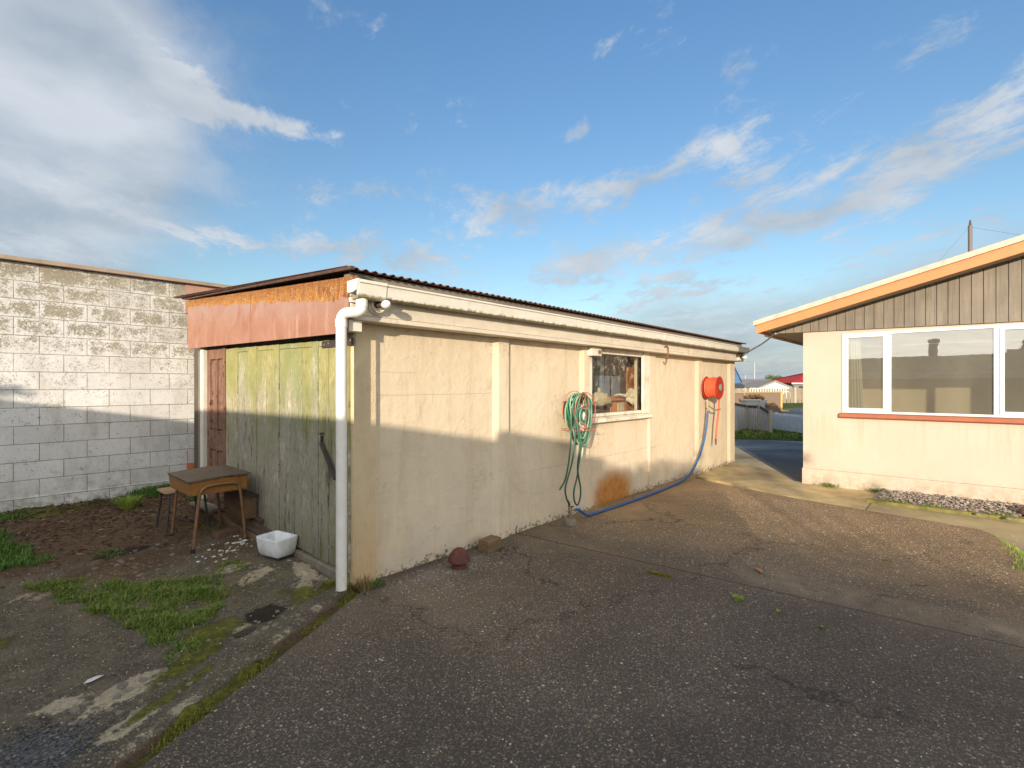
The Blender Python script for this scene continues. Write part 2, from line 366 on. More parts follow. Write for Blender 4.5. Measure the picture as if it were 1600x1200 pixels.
def f_roof(g):
    o = g.obj(); n = g.noise(o, 3., 7, .65); n2 = g.noise(o, 22., 6, .7)
    c = g.mix(g.rng(n, .35, .65), (.10, .045, .030), (.19, .085, .05))
    c = g.mix(g.rng(n2, .52, .68, 0., .8), c, (.24, .20, .165))
    return dict(color=c, rough=.85, spec=.2, normal=g.bump(n2, .3, .003))
M_roof = material('rusty_iron', f_roof)

def f_green(g):
    o = g.obj(); x, y, z = g.sep(o)
    gi = g.new('ShaderNodeNewGeometry').outputs['Random Per Island']
    yo = g.m('ADD', y, g.m('MULTIPLY', gi, 5.))
    st = g.noise(g.comb(g.m('MULTIPLY', x, 10.), g.m('MULTIPLY', yo, 60.), g.m('MULTIPLY', z, 1.7)), 1., 10, .8, .08)
    fine = g.noise(g.comb(0., g.m('MULTIPLY', yo, 190.), g.m('MULTIPLY', z, 9.)), 1., 6, .75)
    chips = g.noise(g.comb(0., g.m('MULTIPLY', yo, 95.), g.m('MULTIPLY', z, 11.)), 1., 5, .7)
    big = g.noise(g.comb(g.m('MULTIPLY', gi, 9.), g.m('MULTIPLY', y, 3.), g.m('MULTIPLY', z, 1.6)), 1.6, 6, .65)
    gr = g.mix(g.rng(big, .35, .65), (.22, .235, .10), (.36, .34, .15))
    gr = g.mix(g.rng(z, 1.3, 1.9, 0., .45), gr, (.40, .375, .15))
    gr = g.mix(g.rng(gi, .5, .9, 0., .5), gr, (.19, .28, .15))
    wood = g.mix(g.rng(fine, .3, .7), (.17, .15, .125), (.50, .46, .39))
    wear = g.m('ADD', g.m('ADD', g.m('MULTIPLY', st, .55), g.m('ADD', g.m('MULTIPLY', fine, .22), g.m('MULTIPLY', big, .23))), g.m('ADD', g.rng(z, 1.85, .9, -.07, .055), g.m('MULTIPLY', g.m('SUBTRACT', gi, .5), .08)))
    k = g.rng(wear, .485, .525)
    c = g.mix(g.m('MULTIPLY', k, .9), gr, wood)
    c = g.mix(g.m('MULTIPLY', g.rng(g.m('ADD', g.m('MULTIPLY', chips, .6), g.m('MULTIPLY', big, .4)), .56, .60), .75), c, (.60, .56, .42))
    c = g.mix(g.m('MULTIPLY', g.rng(chips, .44, .36), .75), c, (.07, .065, .04))
    dk = g.m('MULTIPLY', g.rng(g.noise(g.comb(0., g.m('MULTIPLY', y, 6.), g.m('MULTIPLY', z, 1.)), 1.7, 6, .7), .55, .63), g.m('MULTIPLY', g.rng(z, 1.45, 1.15), g.rng(chips, .62, .45)))
    c = g.mix(g.m('MULTIPLY', dk, .85), c, (.05, .032, .022))
    c = g.mix(g.m('MULTIPLY', g.rng(z, .42, .1), .45), c, (.12, .13, .07))
    return dict(color=c, rough=.85, spec=.18, normal=g.bump(g.m('ADD', st, g.m('ADD', g.m('MULTIPLY', fine, .8), g.m('MULTIPLY', chips, .6))), .9, .004))
M_green = material('green_weathered_boards', f_green)

def wood_mat(name, a, b, rough=.8, sc=1., axis=2, dark=None):
    def f(g):
        o = g.obj(); x, y, z = g.sep(o)
        k = [40., 40., 40.]; k[axis] = 2.2
        v = g.comb(g.m('MULTIPLY', x, k[0] * sc), g.m('MULTIPLY', y, k[1] * sc), g.m('MULTIPLY', z, k[2] * sc))
        n = g.noise(v, 1., 7, .68, .6); big = g.noise(o, 3.5, 5, .6)
        gi = g.new('ShaderNodeNewGeometry').outputs['Random Per Island']
        c = g.mix(g.rng(n, .32, .68), a, b)
        c = g.mix(g.rng(big, .35, .65, 0., .35), c, tuple(v_ * .55 for v_ in a))
        c = g.mix(g.rng(gi, 0., 1., 0., .3), c, tuple(min(1, v_ * 1.15) for v_ in b))
        if dark: c = g.mix(g.rng(g.noise(o, 9., 6, .7), .55, .62, 0., .8), c, dark)
        return dict(color=c, rough=rough, spec=.25, normal=g.bump(n, .45, .003))
    return material(name, f)
M_brownold = wood_mat('old_brown_paint', (.10, .05, .035), (.33, .19, .13), dark=(.03, .022, .018))
M_greywood = wood_mat('grey_timber', (.15, .125, .10), (.30, .26, .21), axis=0)
M_cladding = wood_mat('stained_cladding', (.155, .135, .11), (.265, .235, .19), axis=2, sc=.7)
M_plank = wood_mat('wet_plank', (.10, .065, .045), (.26, .17, .11), axis=1)
M_chest = wood_mat('chest_board', (.065, .038, .024), (.22, .135, .075), axis=1)
M_chestlid = wood_mat('chest_lid_board', (.045, .033, .026), (.12, .09, .07), axis=1)
M_deskwood = wood_mat('varnished_ply', (.19, .085, .022), (.36, .17, .042), rough=.5, axis=1, sc=.5)
M_desktop = wood_mat('desk_lid_board', (.085, .062, .045), (.17, .13, .10), rough=.6, axis=1)
M_stoolseat = wood_mat('stool_ply', (.30, .17, .10), (.48, .31, .20), axis=0)
M_blockwood = wood_mat('cut_block', (.11, .075, .042), (.26, .18, .10), axis=0)
M_orangewood = wood_mat('orange_board', (.42, .14, .04), (.60, .25, .09), axis=2)
M_yellowwood = wood_mat('yellow_board', (.42, .22, .03), (.60, .34, .06), axis=2)

def f_block(g):
    o = g.obj(); x, y, z = g.sep(o)
    v = g.comb(g.m('ADD', x, .968 + .41 * 20), g.m('ADD', z, -.05 + 2.0), 0.)
    bt = g.new('ShaderNodeTexBrick', offset=.5, offset_frequency=2, squash=1.)
    g.put(bt.inputs['Vector'], v); bt.inputs['Scale'].default_value = 1.; bt.inputs['Mortar Size'].default_value = .0030; bt.inputs['Mortar Smooth'].default_value = .25
    bt.inputs['Brick Width'].default_value = .41; bt.inputs['Row Height'].default_value = .2; bt.inputs['Bias'].default_value = 0
    g.put(bt.inputs['Color1'], (0., 0., 0.)); g.put(bt.inputs['Color2'], (1., 1., 1.))
    b2 = g.new('ShaderNodeTexBrick', offset=.5, offset_frequency=2, squash=1.)
    g.put(b2.inputs['Vector'], v); b2.inputs['Scale'].default_value = 1.; b2.inputs['Mortar Size'].default_value = .055; b2.inputs['Mortar Smooth'].default_value = 1.
    b2.inputs['Brick Width'].default_value = .41; b2.inputs['Row Height'].default_value = .2
    mort = bt.outputs['Fac']; inner = g.m('SUBTRACT', 1., b2.outputs['Fac']); per = g.sep(bt.outputs['Color'])[0]
    n = g.noise(o, 3., 7, .65); fn = g.noise(o, 75., 6, .75); md = g.noise(o, 13., 6, .65)
    c = g.mix(g.rng(n, .35, .65), (.67, .68, .675), (.77, .775, .765))
    # dark algae speckle in the middle of the upper blocks
    hi = g.rng(z, 1.35, 2.15)
    lv = g.m('ADD', g.m('ADD', g.m('MULTIPLY', fn, .62), g.m('MULTIPLY', md, .38)), g.m('ADD', g.m('MULTIPLY', g.m('MULTIPLY', inner, hi), .10), g.m('ADD', g.m('MULTIPLY', hi, .012), g.m('MULTIPLY', g.m('SUBTRACT', per, .5), .06))))
    lv = g.m('ADD', lv, g.rng(z, 2.55, 2.85, 0., .05))
    k = g.rng(lv, .555, .64)
    c = g.mix(g.m('MULTIPLY', k, .82), c, g.mix(g.rng(md, .4, .6), (.115, .10, .06), (.22, .19, .115)))
    lv2 = g.m('ADD', g.m('ADD', g.m('MULTIPLY', fn, .5), g.m('MULTIPLY', g.noise(o, 28., 6, .7), .5)), g.rng(z, .3, 2.6, -.02, .045)); k2 = g.rng(lv2, .555, .62)
    c = g.mix(g.m('MULTIPLY', k2, .6), c, (.22, .20, .16))
    c = g.mix(g.rng(g.noise(g.scale(o, (1, 1, .35)), 5., 7, .7), .5, .68, 0., .35), c, (.36, .33, .27))
    pit = g.rng(g.noise(o, 110., 4, .65), .66, .70); c = g.mix(g.m('MULTIPLY', pit, .7), c, (.16, .15, .13))
    c = g.mix(g.m('MULTIPLY', mort, g.rng(g.noise(o, 5., 5, .6), .30, .5, .35, 1.)), c, (.15, .125, .095))
    c = g.mix(g.m('MULTIPLY', g.rng(z, 1.9, 2.7, 0., .8), g.rng(n, .35, .6)), c, g.mix(.5, c, (.34, .30, .20)))
    c = g.mix(1., c, g.mix(per, (.91, .905, .89), (1.05, 1.05, 1.05)), 'MULTIPLY')
    c = g.mix(g.m('MULTIPLY', g.rng(z, .45, .12), g.rng(md, .4, .6, .1, .7)), c, (.19, .19, .13))
    h = g.m('ADD', g.m('MULTIPLY', fn, .6), g.m('ADD', g.m('MULTIPLY', mort, -2.4), g.m('MULTIPLY', pit, -.6)))
    return dict(color=c, rough=.9, spec=.15, normal=g.bump(h, .6, .006))
M_block = material('painted_block', f_block)

def f_drive(g):
    o = g.obj(); x, y, z = g.sep(o)
    big = g.noise(o, .8, 6, .6, .5); mid = g.noise(o, 5., 6, .65)
    vc = g.voro(o, 95., 'F1', 'Color'); vd = g.voro(o, 95., 'F1', 'Distance'); r, gg, b = g.sep(vc)
    vb = g.voro(o, 48., 'F1', 'Color'); vbd = g.voro(o, 48., 'F1', 'Distance'); r2, g2, b2 = g.sep(vb)
    st = g.ramp(r, [(0., (.045, .043, .042)), (.35, (.10, .09, .08)), (.6, (.155, .135, .11)), (.8, (.22, .185, .14)), (.93, (.15, .105, .075)), (1., (.42, .38, .32))])
    mat_ = g.mix(g.rng(vd, .35, .62), st, (.070, .060, .050))
    s2 = g.ramp(g2, [(0., (.05, .05, .055)), (.5, (.16, .135, .11)), (.85, (.27, .23, .175)), (1., (.5, .46, .40))])
    c = g.mix(g.m('MULTIPLY', g.rng(r2, .82, .86), g.rng(vbd, .42, .3)), mat_, s2)
    # smoother silt-filled parts near the wall and along the joint
    ln = g.m('SUBTRACT', g.m('ADD', x, g.m('MULTIPLY', y, .088)), 1.826)                 # signed distance past the joint
    silt = g.m('ADD', g.m('MULTIPLY', g.rng(y, -1.3, -.05), .30), g.m('ADD', g.m('MULTIPLY', g.m('SUBTRACT', big, .5), 1.5), g.rng(g.m('ABSOLUTE', g.m('ADD', ln, -.05)), .25, 0., 0., .25)))
    k = g.rng(silt, .08, .5, 0., .72)
    c = g.mix(k, c, g.mix(g.rng(mid, .3, .7), (.10, .083, .063), (.165, .137, .104)))
    c = g.mix(g.rng(g.noise(o, 1.7, 6, .65, .8), .60, .75, 0., .45), c, (.17, .15, .12))
    c = g.mix(g.m('MULTIPLY', g.blob(x, y, .75, -.22, .75, .22), g.rng(mid, .3, .6, .2, .7)), c, (.22, .215, .20))
    c = g.mix(g.rng(mid, .62, .72, 0., .4), c, (.045, .038, .03))
    # the dark joint across the slab
    jw = g.m('ADD', ln, g.m('MULTIPLY', g.m('SUBTRACT', g.noise(o, 6., 4), .5), .03))
    j = g.rng(g.m('ABSOLUTE', jw), .012, .004)
    c = g.mix(g.m('MULTIPLY', j, g.rng(mid, .3, .5, .4, .95)), c, (.022, .020, .014))
    far = g.rng(g.m('ADD', ln, g.m('MULTIPLY', big, .8)), .6, 1.9)  # paler past the joint: wear plus sunlight painted into the colour
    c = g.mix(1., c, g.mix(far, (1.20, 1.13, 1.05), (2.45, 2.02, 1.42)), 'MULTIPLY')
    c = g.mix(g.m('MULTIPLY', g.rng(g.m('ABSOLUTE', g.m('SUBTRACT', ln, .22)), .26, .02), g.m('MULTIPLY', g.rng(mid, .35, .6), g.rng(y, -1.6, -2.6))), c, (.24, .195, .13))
    soft = g.noise(o, .55, 4, .5, .3); c = g.mix(1., c, g.mix(g.rng(soft, .36, .64), (.72, .70, .70), (1.22, 1.20, 1.14)), 'MULTIPLY')
    oil = g.rng(g.noise(o, 1.9, 5, .6, .3), .64, .78, 0., .35); c = g.mix(oil, c, (.045, .038, .032))
    ck = g.new('ShaderNodeTexVoronoi', feature='DISTANCE_TO_EDGE'); g.put(ck.inputs['Vector'], g.comb(g.m('ADD', x, g.m('MULTIPLY', g.noise(o, 2.4, 6, .7), .9)), g.m('ADD', y, g.m('MULTIPLY', g.noise(o, 2.9, 6, .7), .9)), 0.)); ck.inputs['Scale'].default_value = .42
    crk = g.m('MULTIPLY', g.rng(ck.outputs['Distance'], .006, .0015), g.rng(g.noise(o, .9, 3), .43, .50)); c = g.mix(g.m('MULTIPLY', crk, .8), c, (.025, .021, .016))
    h = g.m('ADD', g.m('ADD', g.m('MULTIPLY', g.rng(vd, .6, .1), g.rng(k, 0., .7, 1., .25)), g.m('MULTIPLY', mid, .5)), g.m('MULTIPLY', j, -2.))
    return dict(color=c, rough=g.rng(r, 0., 1., .55, .9), spec=.3, normal=g.bump(h, .8, .005))
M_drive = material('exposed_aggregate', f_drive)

def f_yard(g):
    o = g.obj(); x, y, z = g.sep(o)
    at = g.new('ShaderNodeAttribute', attribute_name='mask').outputs['Color']; moss, dirt, light = g.sep(at)
    at2 = g.new('ShaderNodeAttribute', attribute_name='mask2').outputs['Color']; gravel, dark, _ = g.sep(at2)
    big = g.noise(o, 1.3, 6, .6, .5); mid = g.noise(o, 6., 7, .68, .3); fine = g.noise(o, 38., 6, .72)
    vc = g.voro(o, 90., 'F1', 'Color'); vd = g.voro(o, 90., 'F1', 'Distance'); r, gg, b = g.sep(vc)
    st = g.ramp(r, [(0., (.05, .048, .045)), (.4, (.10, .092, .075)), (.7, (.145, .125, .10)), (.93, (.20, .175, .135)), (1., (.40, .37, .32))])
    c = g.mix(g.rng(vd, .35, .6), st, (.07, .062, .050))
    c = g.mix(g.rng(mid, .42, .62, 0., .75), c, g.mix(fine, (.10, .087, .062), (.175, .15, .112)))
    def thr(mask, lo=.36, hi=.52, n=mid): return g.rng(g.m('ADD', mask, g.m('ADD', g.m('MULTIPLY', g.m('SUBTRACT', n, .5), 1.9), g.m('MULTIPLY', g.m('SUBTRACT', fine, .5), .8))), lo, hi)
    c = g.mix(g.m('MULTIPLY', thr(light), .85), c, g.mix(g.rng(fine, .3, .7), (.22, .195, .15), (.46, .41, .32)))
    dc = g.mix(g.rng(fine, .35, .65), (.035, .022, .014), (.115, .078, .05)); dc = g.mix(g.rng(mid, .55, .7, 0., .6), dc, (.16, .115, .075))
    c = g.mix(g.m('MULTIPLY', thr(dirt), .92), c, dc)
    c = g.mix(g.m('MULTIPLY', thr(dark), .85), c, (.012, .010, .008))
    mc = g.mix(g.rng(fine, .35, .65), (.045, .055, .008), (.17, .175, .022)); mc = g.mix(g.rng(g.noise(o, 12., 4), .45, .62, 0., .7), mc, (.06, .062, .02))
    mk = thr(moss)
    c = g.mix(g.m('MULTIPLY', mk, .93), c, mc)
    c = g.mix(1., c, (1.28, 1.2, 1.06), 'MULTIPLY')
    h = g.m('ADD', g.m('ADD', g.m('MULTIPLY', g.rng(vd, .6, .1), .6), g.m('MULTIPLY', fine, g.m('ADD', .8, g.m('MULTIPLY', mk, 2.)))), g.m('MULTIPLY', mid, 1.6))
    return dict(color=c, rough=.88, spec=.22, normal=g.bump(h, .85, .007))
M_yard = material('old_mossy_concrete', f_yard)

def f_path(g):
    o = g.obj(); x, y, z = g.sep(o)
    big = g.noise(o, .9, 6, .6, .6); mid = g.noise(o, 6., 7, .65); fine = g.noise(o, 60., 5, .7)
    c = g.mix(g.rng(mid, .3, .7), (.46, .35, .165), (.62, .48, .235))
    c = g.mix(g.rng(big, .48, .66, 0., .8), c, (.22, .17, .10))
    c = g.mix(g.rng(g.noise(o, 1.6, 5, .6), .5, .68, 0., .55), c, (.33, .285, .11))
    c = g.mix(g.rng(fine, .64, .72, 0., .5), c, (.08, .07, .05))
    # older darker bay beyond the joint, straight construction joints
    bay = g.m('MULTIPLY', g.rng(y, -2.42, -2.47), 1.); c = g.mix(g.m('MULTIPLY', bay, .55), c, g.mix(mid, (.18, .16, .09), (.30, .26, .15)))
    j = g.rng(g.m('ABSOLUTE', g.m('ADD', y, 2.445)), .010, .004); c = g.mix(j, c, (.06, .05, .03))
    return dict(color=c, rough=g.rng(big, .3, .7, .45, .8), spec=.4, normal=g.bump(g.m('ADD', fine, mid), .35, .003))
M_path = material('smooth_concrete_path', f_path)

def f_asph(g):
    o = g.obj(); big = g.noise(o, .35, 6, .6, .6); mid = g.noise(o, 3., 6, .65)
    c = g.mix(g.rng(mid, .3, .7), (.10, .095, .085), (.16, .15, .135))
    c = g.mix(g.rng(big, .42, .62, 0., .7), c, (.07, .068, .065))
    return dict(color=c, rough=g.rng(big, .38, .6, .28, .75), spec=.5, normal=g.bump(g.noise(o, 50.), .15, .004))
M_asph = material('damp_driveway', f_asph)
def f_lawn(g):
    o = g.obj(); n = g.noise(o, 3., 7, .7); c = g.mix(g.rng(n, .3, .7), (.045, .075, .015), (.10, .145, .03))
    return dict(color=c, rough=.9, spec=.1, normal=g.bump(g.noise(o, 40., 5), 1., .03))
M_lawn = material('lawn', f_lawn)
def f_ground(g):
    o = g.obj(); n = g.noise(o, .5, 7, .7); c = g.mix(g.rng(n, .35, .65), (.07, .08, .03), (.11, .095, .06))
    return dict(color=c, rough=.95, spec=.1)
M_ground = material('ground_soil', f_ground)

def f_house(g):
    o = g.obj(); x, y, z = g.sep(o); n = g.noise(o, 1.6, 6, .6); f = g.noise(o, 55., 6, .7)
    c = g.mix(g.rng(n, .3, .7), (.52, .425, .345), (.57, .475, .39))
    c = g.mix(g.m('MULTIPLY', g.rng(g.noise(o, 4., 6, .65), .55, .7), .25), c, (.55, .47, .33))
    c = g.mix(g.rng(f, .66, .74, 0., .45), c, (.50, .39, .23))
    k = g.m('MULTIPLY', g.rng(z, .30, .0), g.rng(g.noise(o, 9., 6, .7), .40, .6)); c = g.mix(g.m('MULTIPLY', k, .7), c, (.26, .23, .15))
    dr = g.noise(g.comb(0., g.m('MULTIPLY', y, 11.), g.m('MULTIPLY', z, .8)), 1., 6, .7, .4)
    c = g.mix(g.m('MULTIPLY', g.rng(dr, .50, .66, 0., .5), g.m('MULTIPLY', g.rng(z, .35, 1.0), g.rng(z, 1.15, 1.0))), c, (.40, .33, .22))
    c = g.mix(g.m('MULTIPLY', g.rng(g.noise(o, 30., 4, .7), .62, .70), .3), c, (.38, .30, .19))
    return dict(color=c, rough=.88, spec=.2, normal=g.bump(g.m('ADD', g.m('MULTIPLY', f, 1.), g.noise(o, 140., 3, .7)), .55, .006))
M_house = material('house_roughcast', f_house)

M_barge = plain('orange_barge_paint', (.66, .235, .09), .5, .08, 5., dirt=(.55, .22, .10))
M_sill = plain('terracotta_sill_paint', (.33, .105, .052), .6, .12, 6., dirt=(.22, .09, .055))
M_metalroof = plain('pale_roof_metal', (.50, .45, .35), .45, .12, 8., dirt=(.28, .25, .17), dirtamt=.5)
M_alu = plain('white_aluminium', (.80, .80, .79), .35, .02, 5., bump=.02)
M_soffit = plain('soffit_board', (.40, .34, .26), .7, .08, 3.)
M_white = plain('white_trim_paint', (.74, .70, .60), .55, .06, 6., dirt=(.42, .33, .2), dirtamt=.5)
M_crack = plain('flaking_white_paint', (.74, .68, .55), .6, .08, 9., dirt=(.34, .25, .14), dirtamt=.7)
M_rust = plain('rusty_steel', (.19, .085, .045), .7, .3, 30., dirt=(.08, .05, .035), bump=.4)
M_rusttube = plain('rusty_tube', (.24, .125, .065), .55, .25, 18., metal=.2, dirt=(.11, .06, .035), dirtamt=.8, bump=.4)
M_darkmetal = plain('dark_iron', (.075, .06, .055), .55, .25, 25., metal=.3, bump=.3)
M_rubber = plain('dark_rubber', (.02, .02, .02), .7, .2, 20.)
M_red = plain('red_reel_paint', (.42, .035, .014), .55, .2, 8., dirt=(.30, .06, .03), dirtamt=.7)
M_redhose = plain('red_hose_rubber', (.62, .10, .04), .55, .2, 14., dirt=(.40, .10, .05))
M_bluehose = plain('blue_hose_rubber', (.022, .10, .27), .5, .2, 10., dirt=(.08, .12, .19))
M_greenhose = plain('green_hose_rubber', (.045, .20, .125), .4, .2, 10., dirt=(.16, .30, .20))
M_palehose = plain('pale_green_hose_rubber', (.25, .42, .28), .45, .2, 10.)
M_darkhose = plain('dark_green_hose_rubber', (.028, .095, .065), .4, .2, 10.)
M_redwire = plain('red_coated_wire', (.55, .13, .08), .5, .3, 30., dirt=(.25, .1, .06))
M_cloth = plain('white_cloth', (.78, .72, .66), .9, .06, 12., bump=.5)
M_sack = plain('cream_sacking', (.58, .50, .33), .9, .12, 16., bump=.6)
M_bulb = plain('pearl_bulb_glass', (.80, .80, .76), .12, .02, 4., bump=0, spec=.6)
M_porc = plain('chipped_porcelain', (.80, .82, .84), .28, .04, 7., dirt=(.30, .28, .23), dirtamt=.75)
M_ceramic = plain('red_brown_stone', (.12, .045, .036), .85, .3, 22., dirt=(.06, .04, .03), dirtamt=.9, bump=1.)
M_conc = plain('rough_concrete', (.22, .19, .15), .9, .2, 14., dirt=(.09, .08, .05), bump=.7)
M_brick = plain('dirty_brick', (.15, .085, .06), .9, .25, 14., dirt=(.06, .05, .04), bump=.6)
M_orange = plain('orange_plastic_board', (.70, .20, .08), .55, .08, 8.)
M_paint_flake = plain('white_flake', (.68, .66, .62), .8, .1, 30.)
M_leaf_dry = plain('dry_leaf', (.38, .19, .08), .7, .2, 40.)
M_twig = plain('twig_bark', (.11, .075, .05), .9, .3, 30.)
M_interior = plain('shed_interior_dark', (.10, .085, .07), .9, .2, 3.)
M_room = plain('room_wall_paint', (.82, .72, .52), .7, .04, 3.)
M_curtain = plain('sheer_curtain', (.66, .68, .56), .8, .04, 6.)
M_blue = plain('blue_grey_sheet', (.16, .22, .30), .6, .15, 6.)
M_brass = plain('weathered_brass', (.30, .22, .12), .5, .3, 20., metal=.5)
M_galv = plain('galvanised_steel', (.33, .34, .35), .5, .12, 10., metal=.4)
M_cable = plain('cable_sheath', (.33, .30, .26), .6, .1, 8.)

def f_pebble(g):
    gi = g.new('ShaderNodeNewGeometry').outputs['Random Per Island']
    c = g.ramp(gi, [(0., (.12, .11, .10)), (.25, (.25, .22, .19)), (.5, (.36, .31, .25)), (.68, (.30, .17, .12)), (.8, (.42, .38, .31)), (1., (.17, .16, .16))])
    return dict(color=c, rough=.8, normal=g.bump(g.noise(g.obj(), 90.), .3, .002))
M_pebble = material('garden_pebbles', f_pebble)
def f_chip(g):
    gi = g.new('ShaderNodeNewGeometry').outputs['Random Per Island']
    c = g.ramp(gi, [(0., (.50, .48, .44)), (.55, (.62, .60, .56)), (.75, (.34, .26, .18)), (.9, (.22, .20, .18)), (1., (.12, .11, .10))])
    return dict(color=c, rough=.75)
M_chip = material('shell_chips', f_chip)
def f_dgravel(g):
    gi = g.new('ShaderNodeNewGeometry').outputs['Random Per Island']
    c = g.ramp(gi, [(0., (.035, .036, .038)), (.5, (.075, .076, .078)), (.85, (.12, .115, .105)), (1., (.24, .22, .19))])
    return dict(color=c, rough=.7)
M_dgravel = material('dark_gravel', f_dgravel)
def f_debris(g):
    gi = g.new('ShaderNodeNewGeometry').outputs['Random Per Island']
    c = g.ramp(gi, [(0., (.025, .016, .011)), (.5, (.065, .04, .026)), (.82, (.12, .075, .048)), (.95, (.22, .155, .10)), (1., (.38, .31, .22))])
    return dict(color=c, rough=.9)
M_debris = material('bark_litter', f_debris)
def leafmat(name, a, b, cc=None):
    def f(g):
        gi = g.new('ShaderNodeNewGeometry').outputs['Random Per Island']
        c = g.ramp(gi, [(0., a), (.6, b), (1., cc or tuple(min(1, v * 1.3) for v in b))])
        return dict(color=c, rough=.6, spec=.3)
    return material(name, f)
M_grass = leafmat('grass_blades', (.05, .11, .012), (.13, .21, .03), (.30, .29, .07))
M_grassdark = leafmat('weed_blades', (.035, .09, .015), (.085, .18, .028))
M_lime = leafmat('lime_blades', (.16, .25, .03), (.30, .38, .07))
M_drygrass = leafmat('tan_weed_blades', (.16, .12, .04), (.30, .22, .09))
M_moss = leafmat('moss_tips', (.09, .10, .012), (.20, .19, .025))
M_hedge = leafmat('hedge_leaves', (.018, .035, .012), (.045, .075, .02))
M_farbush = leafmat('bush_leaves', (.05, .085, .018), (.12, .16, .04))

def f_glass(strength, tint=(.9, .9, .88), waves=0., fr=.5):
    def f(g):
        bs = g.n['Principled BSDF']; g.n.remove(bs)
        out = g.n['Material Output']
        tr = g.new('ShaderNodeBsdfTransparent'); g.put(tr.inputs[0], tint)
        gl = g.new('ShaderNodeBsdfGlossy'); gl.inputs['Roughness'].default_value = .01; g.put(gl.inputs[0], (.92, .92, .90))
        if waves: g.put(gl.inputs['Normal'], g.bump(g.noise(g.obj(), 3.2, 2, .5), waves, .02))
        lw = g.new('ShaderNodeLayerWeight'); lw.inputs['Blend'].default_value = .3
        k = g.m('ADD', g.m('MULTIPLY', lw.outputs['Fresnel'], fr), strength, clamp=True)
        mx = g.new('ShaderNodeMixShader'); g.put(mx.inputs[0], k); g.l.new(tr.outputs[0], mx.inputs[1]); g.l.new(gl.outputs[0], mx.inputs[2])
        g.l.new(mx.outputs[0], out.inputs[0])
    return f
def gmat(name, fn):
    m = bpy.data.materials.new(name); m.use_nodes = True; fn(G(m.node_tree)); return m
def f_houseglass(g):
    f_glass(.30, (.97, .97, .93), .02)(g)
    mx = [n for n in g.n if n.type == 'MIX_SHADER'][0]; out = g.n['Material Output']
    df = g.new('ShaderNodeBsdfDiffuse'); g.put(df.inputs[0], (.60, .55, .44))  # warm diffuse veil that paints glare onto the panes
    m2 = g.new('ShaderNodeMixShader'); g.put(m2.inputs[0], g.rng(g.noise(g.scale(g.obj(), (1, 1, .4)), 2.5, 6, .6), .3, .7, .09, .14)); g.l.new(mx.outputs[0], m2.inputs[1]); g.l.new(df.outputs[0], m2.inputs[2])
    g.l.new(m2.outputs[0], out.inputs[0])
M_glass = gmat('house_window_glass', f_houseglass) #'house_window_glass', f_glass(.20, (.80, .80, .76), .02))
def f_dirtyglass(g):
    f_glass(.0, (.90, .90, .88), 0., .10)(g)
    mx = [n for n in g.n if n.type == 'MIX_SHADER'][0]; out = g.n['Material Output']
    o = g.obj(); x, y, z = g.sep(o)
    df = g.new('ShaderNodeBsdfDiffuse'); g.put(df.inputs[0], (.55, .50, .40))
    k = g.rng(g.noise(g.comb(g.m('MULTIPLY', x, 9.), 0., g.m('MULTIPLY', z, 7.)), 1.3, 8, .72, 1.6), .53, .68, 0., .6)
    k = g.m('MULTIPLY', k, g.rng(z, 1.35, 1.7, .25, 1.))
    m2 = g.new('ShaderNodeMixShader'); g.put(m2.inputs[0], g.m('ADD', k, .01)); g.l.new(mx.outputs[0], m2.inputs[1]); g.l.new(df.outputs[0], m2.inputs[2])
    g.l.new(m2.outputs[0], out.inputs[0])
M_dglass = gmat('dirty_shed_glass', f_dirtyglass)
#--PART2--
# ------------------------------------------------------------ the setting: ground sheets
gmb = MB(); gmb.add([(-900, -900, -.09), (900, -900, -.09), (900, 900, -.09), (-900, 900, -.09)], [(0, 1, 2, 3)])
struct('ground', gmb, M_ground)

LA, LB = Vector((.0, -.10)), Vector((-1.49, -.95))         # left edge of the driveway slab
ld = (LB - LA).normalized(); ln_ = Vector((ld.y, -ld.x))    # unit along and normal (towards the yard)
if ln_.dot(Vector((-1, 2))) < 0: ln_ = -ln_
def dline(x, y): return (Vector((x, y)) - LA).dot(ln_)
far = LA + ld * 9
poly = [(0.0, -.10)]
for k in range(1, 60):                                       # slightly ragged slab edge
    p = LA + ld * (k * .15) + ln_ * (mnoise.noise(Vector((k * .45, 3, 0))) * .018); poly.append((p.x, p.y))
poly += [(-9, -12), (3.0, -12), (2.9, -5.6), (3.25, -4.6), (3.6, -4.05), (3.97, -3.78), (4.25, -3.71), (4.48, -3.665), (4.8, -3.60), (5.0, -3.555), (5.16, -3.475), (5.286, -2.871), (5.46, -1.741), (5.72, -.9), (5.95, -.164), (6.36, .04), (.0, .04)]
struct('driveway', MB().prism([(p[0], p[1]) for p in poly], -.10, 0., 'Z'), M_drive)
pp = [(5.0, -3.30), (6.36, .06), (8.4, .06), (8.4, 1.6), (11.6, 1.2), (6.95, -1.35), (6.95, -5.6), (4.1, -5.2), (4.3, -3.68)]
struct('path', MB().prism(pp, -.085, -.030, 'Z'), M_path)
struct('rear_driveway', MB().prism([(6.96, -1.36), (11.6, 1.2), (8.4, 1.6), (8.4, 6), (12.4, 1.9), (13.1, .9), (15.5, -5), (7, -5)], -.088, -.034, 'Z'), M_asph)
struct('lawn_verge', MB().prism([(12.4, 1.9), (13.1, .9), (15.5, -5), (19.5, -5), (16.6, 2.0), (15.0, 3.8), (12, 6)], -.086, -.02, 'Z'), M_lawn)
struct('road', MB().prism([(17.2, 1.5), (20, -9), (60, -9), (50, 3.0), (29, 6)], -.084, -.045, 'Z'), M_asph)
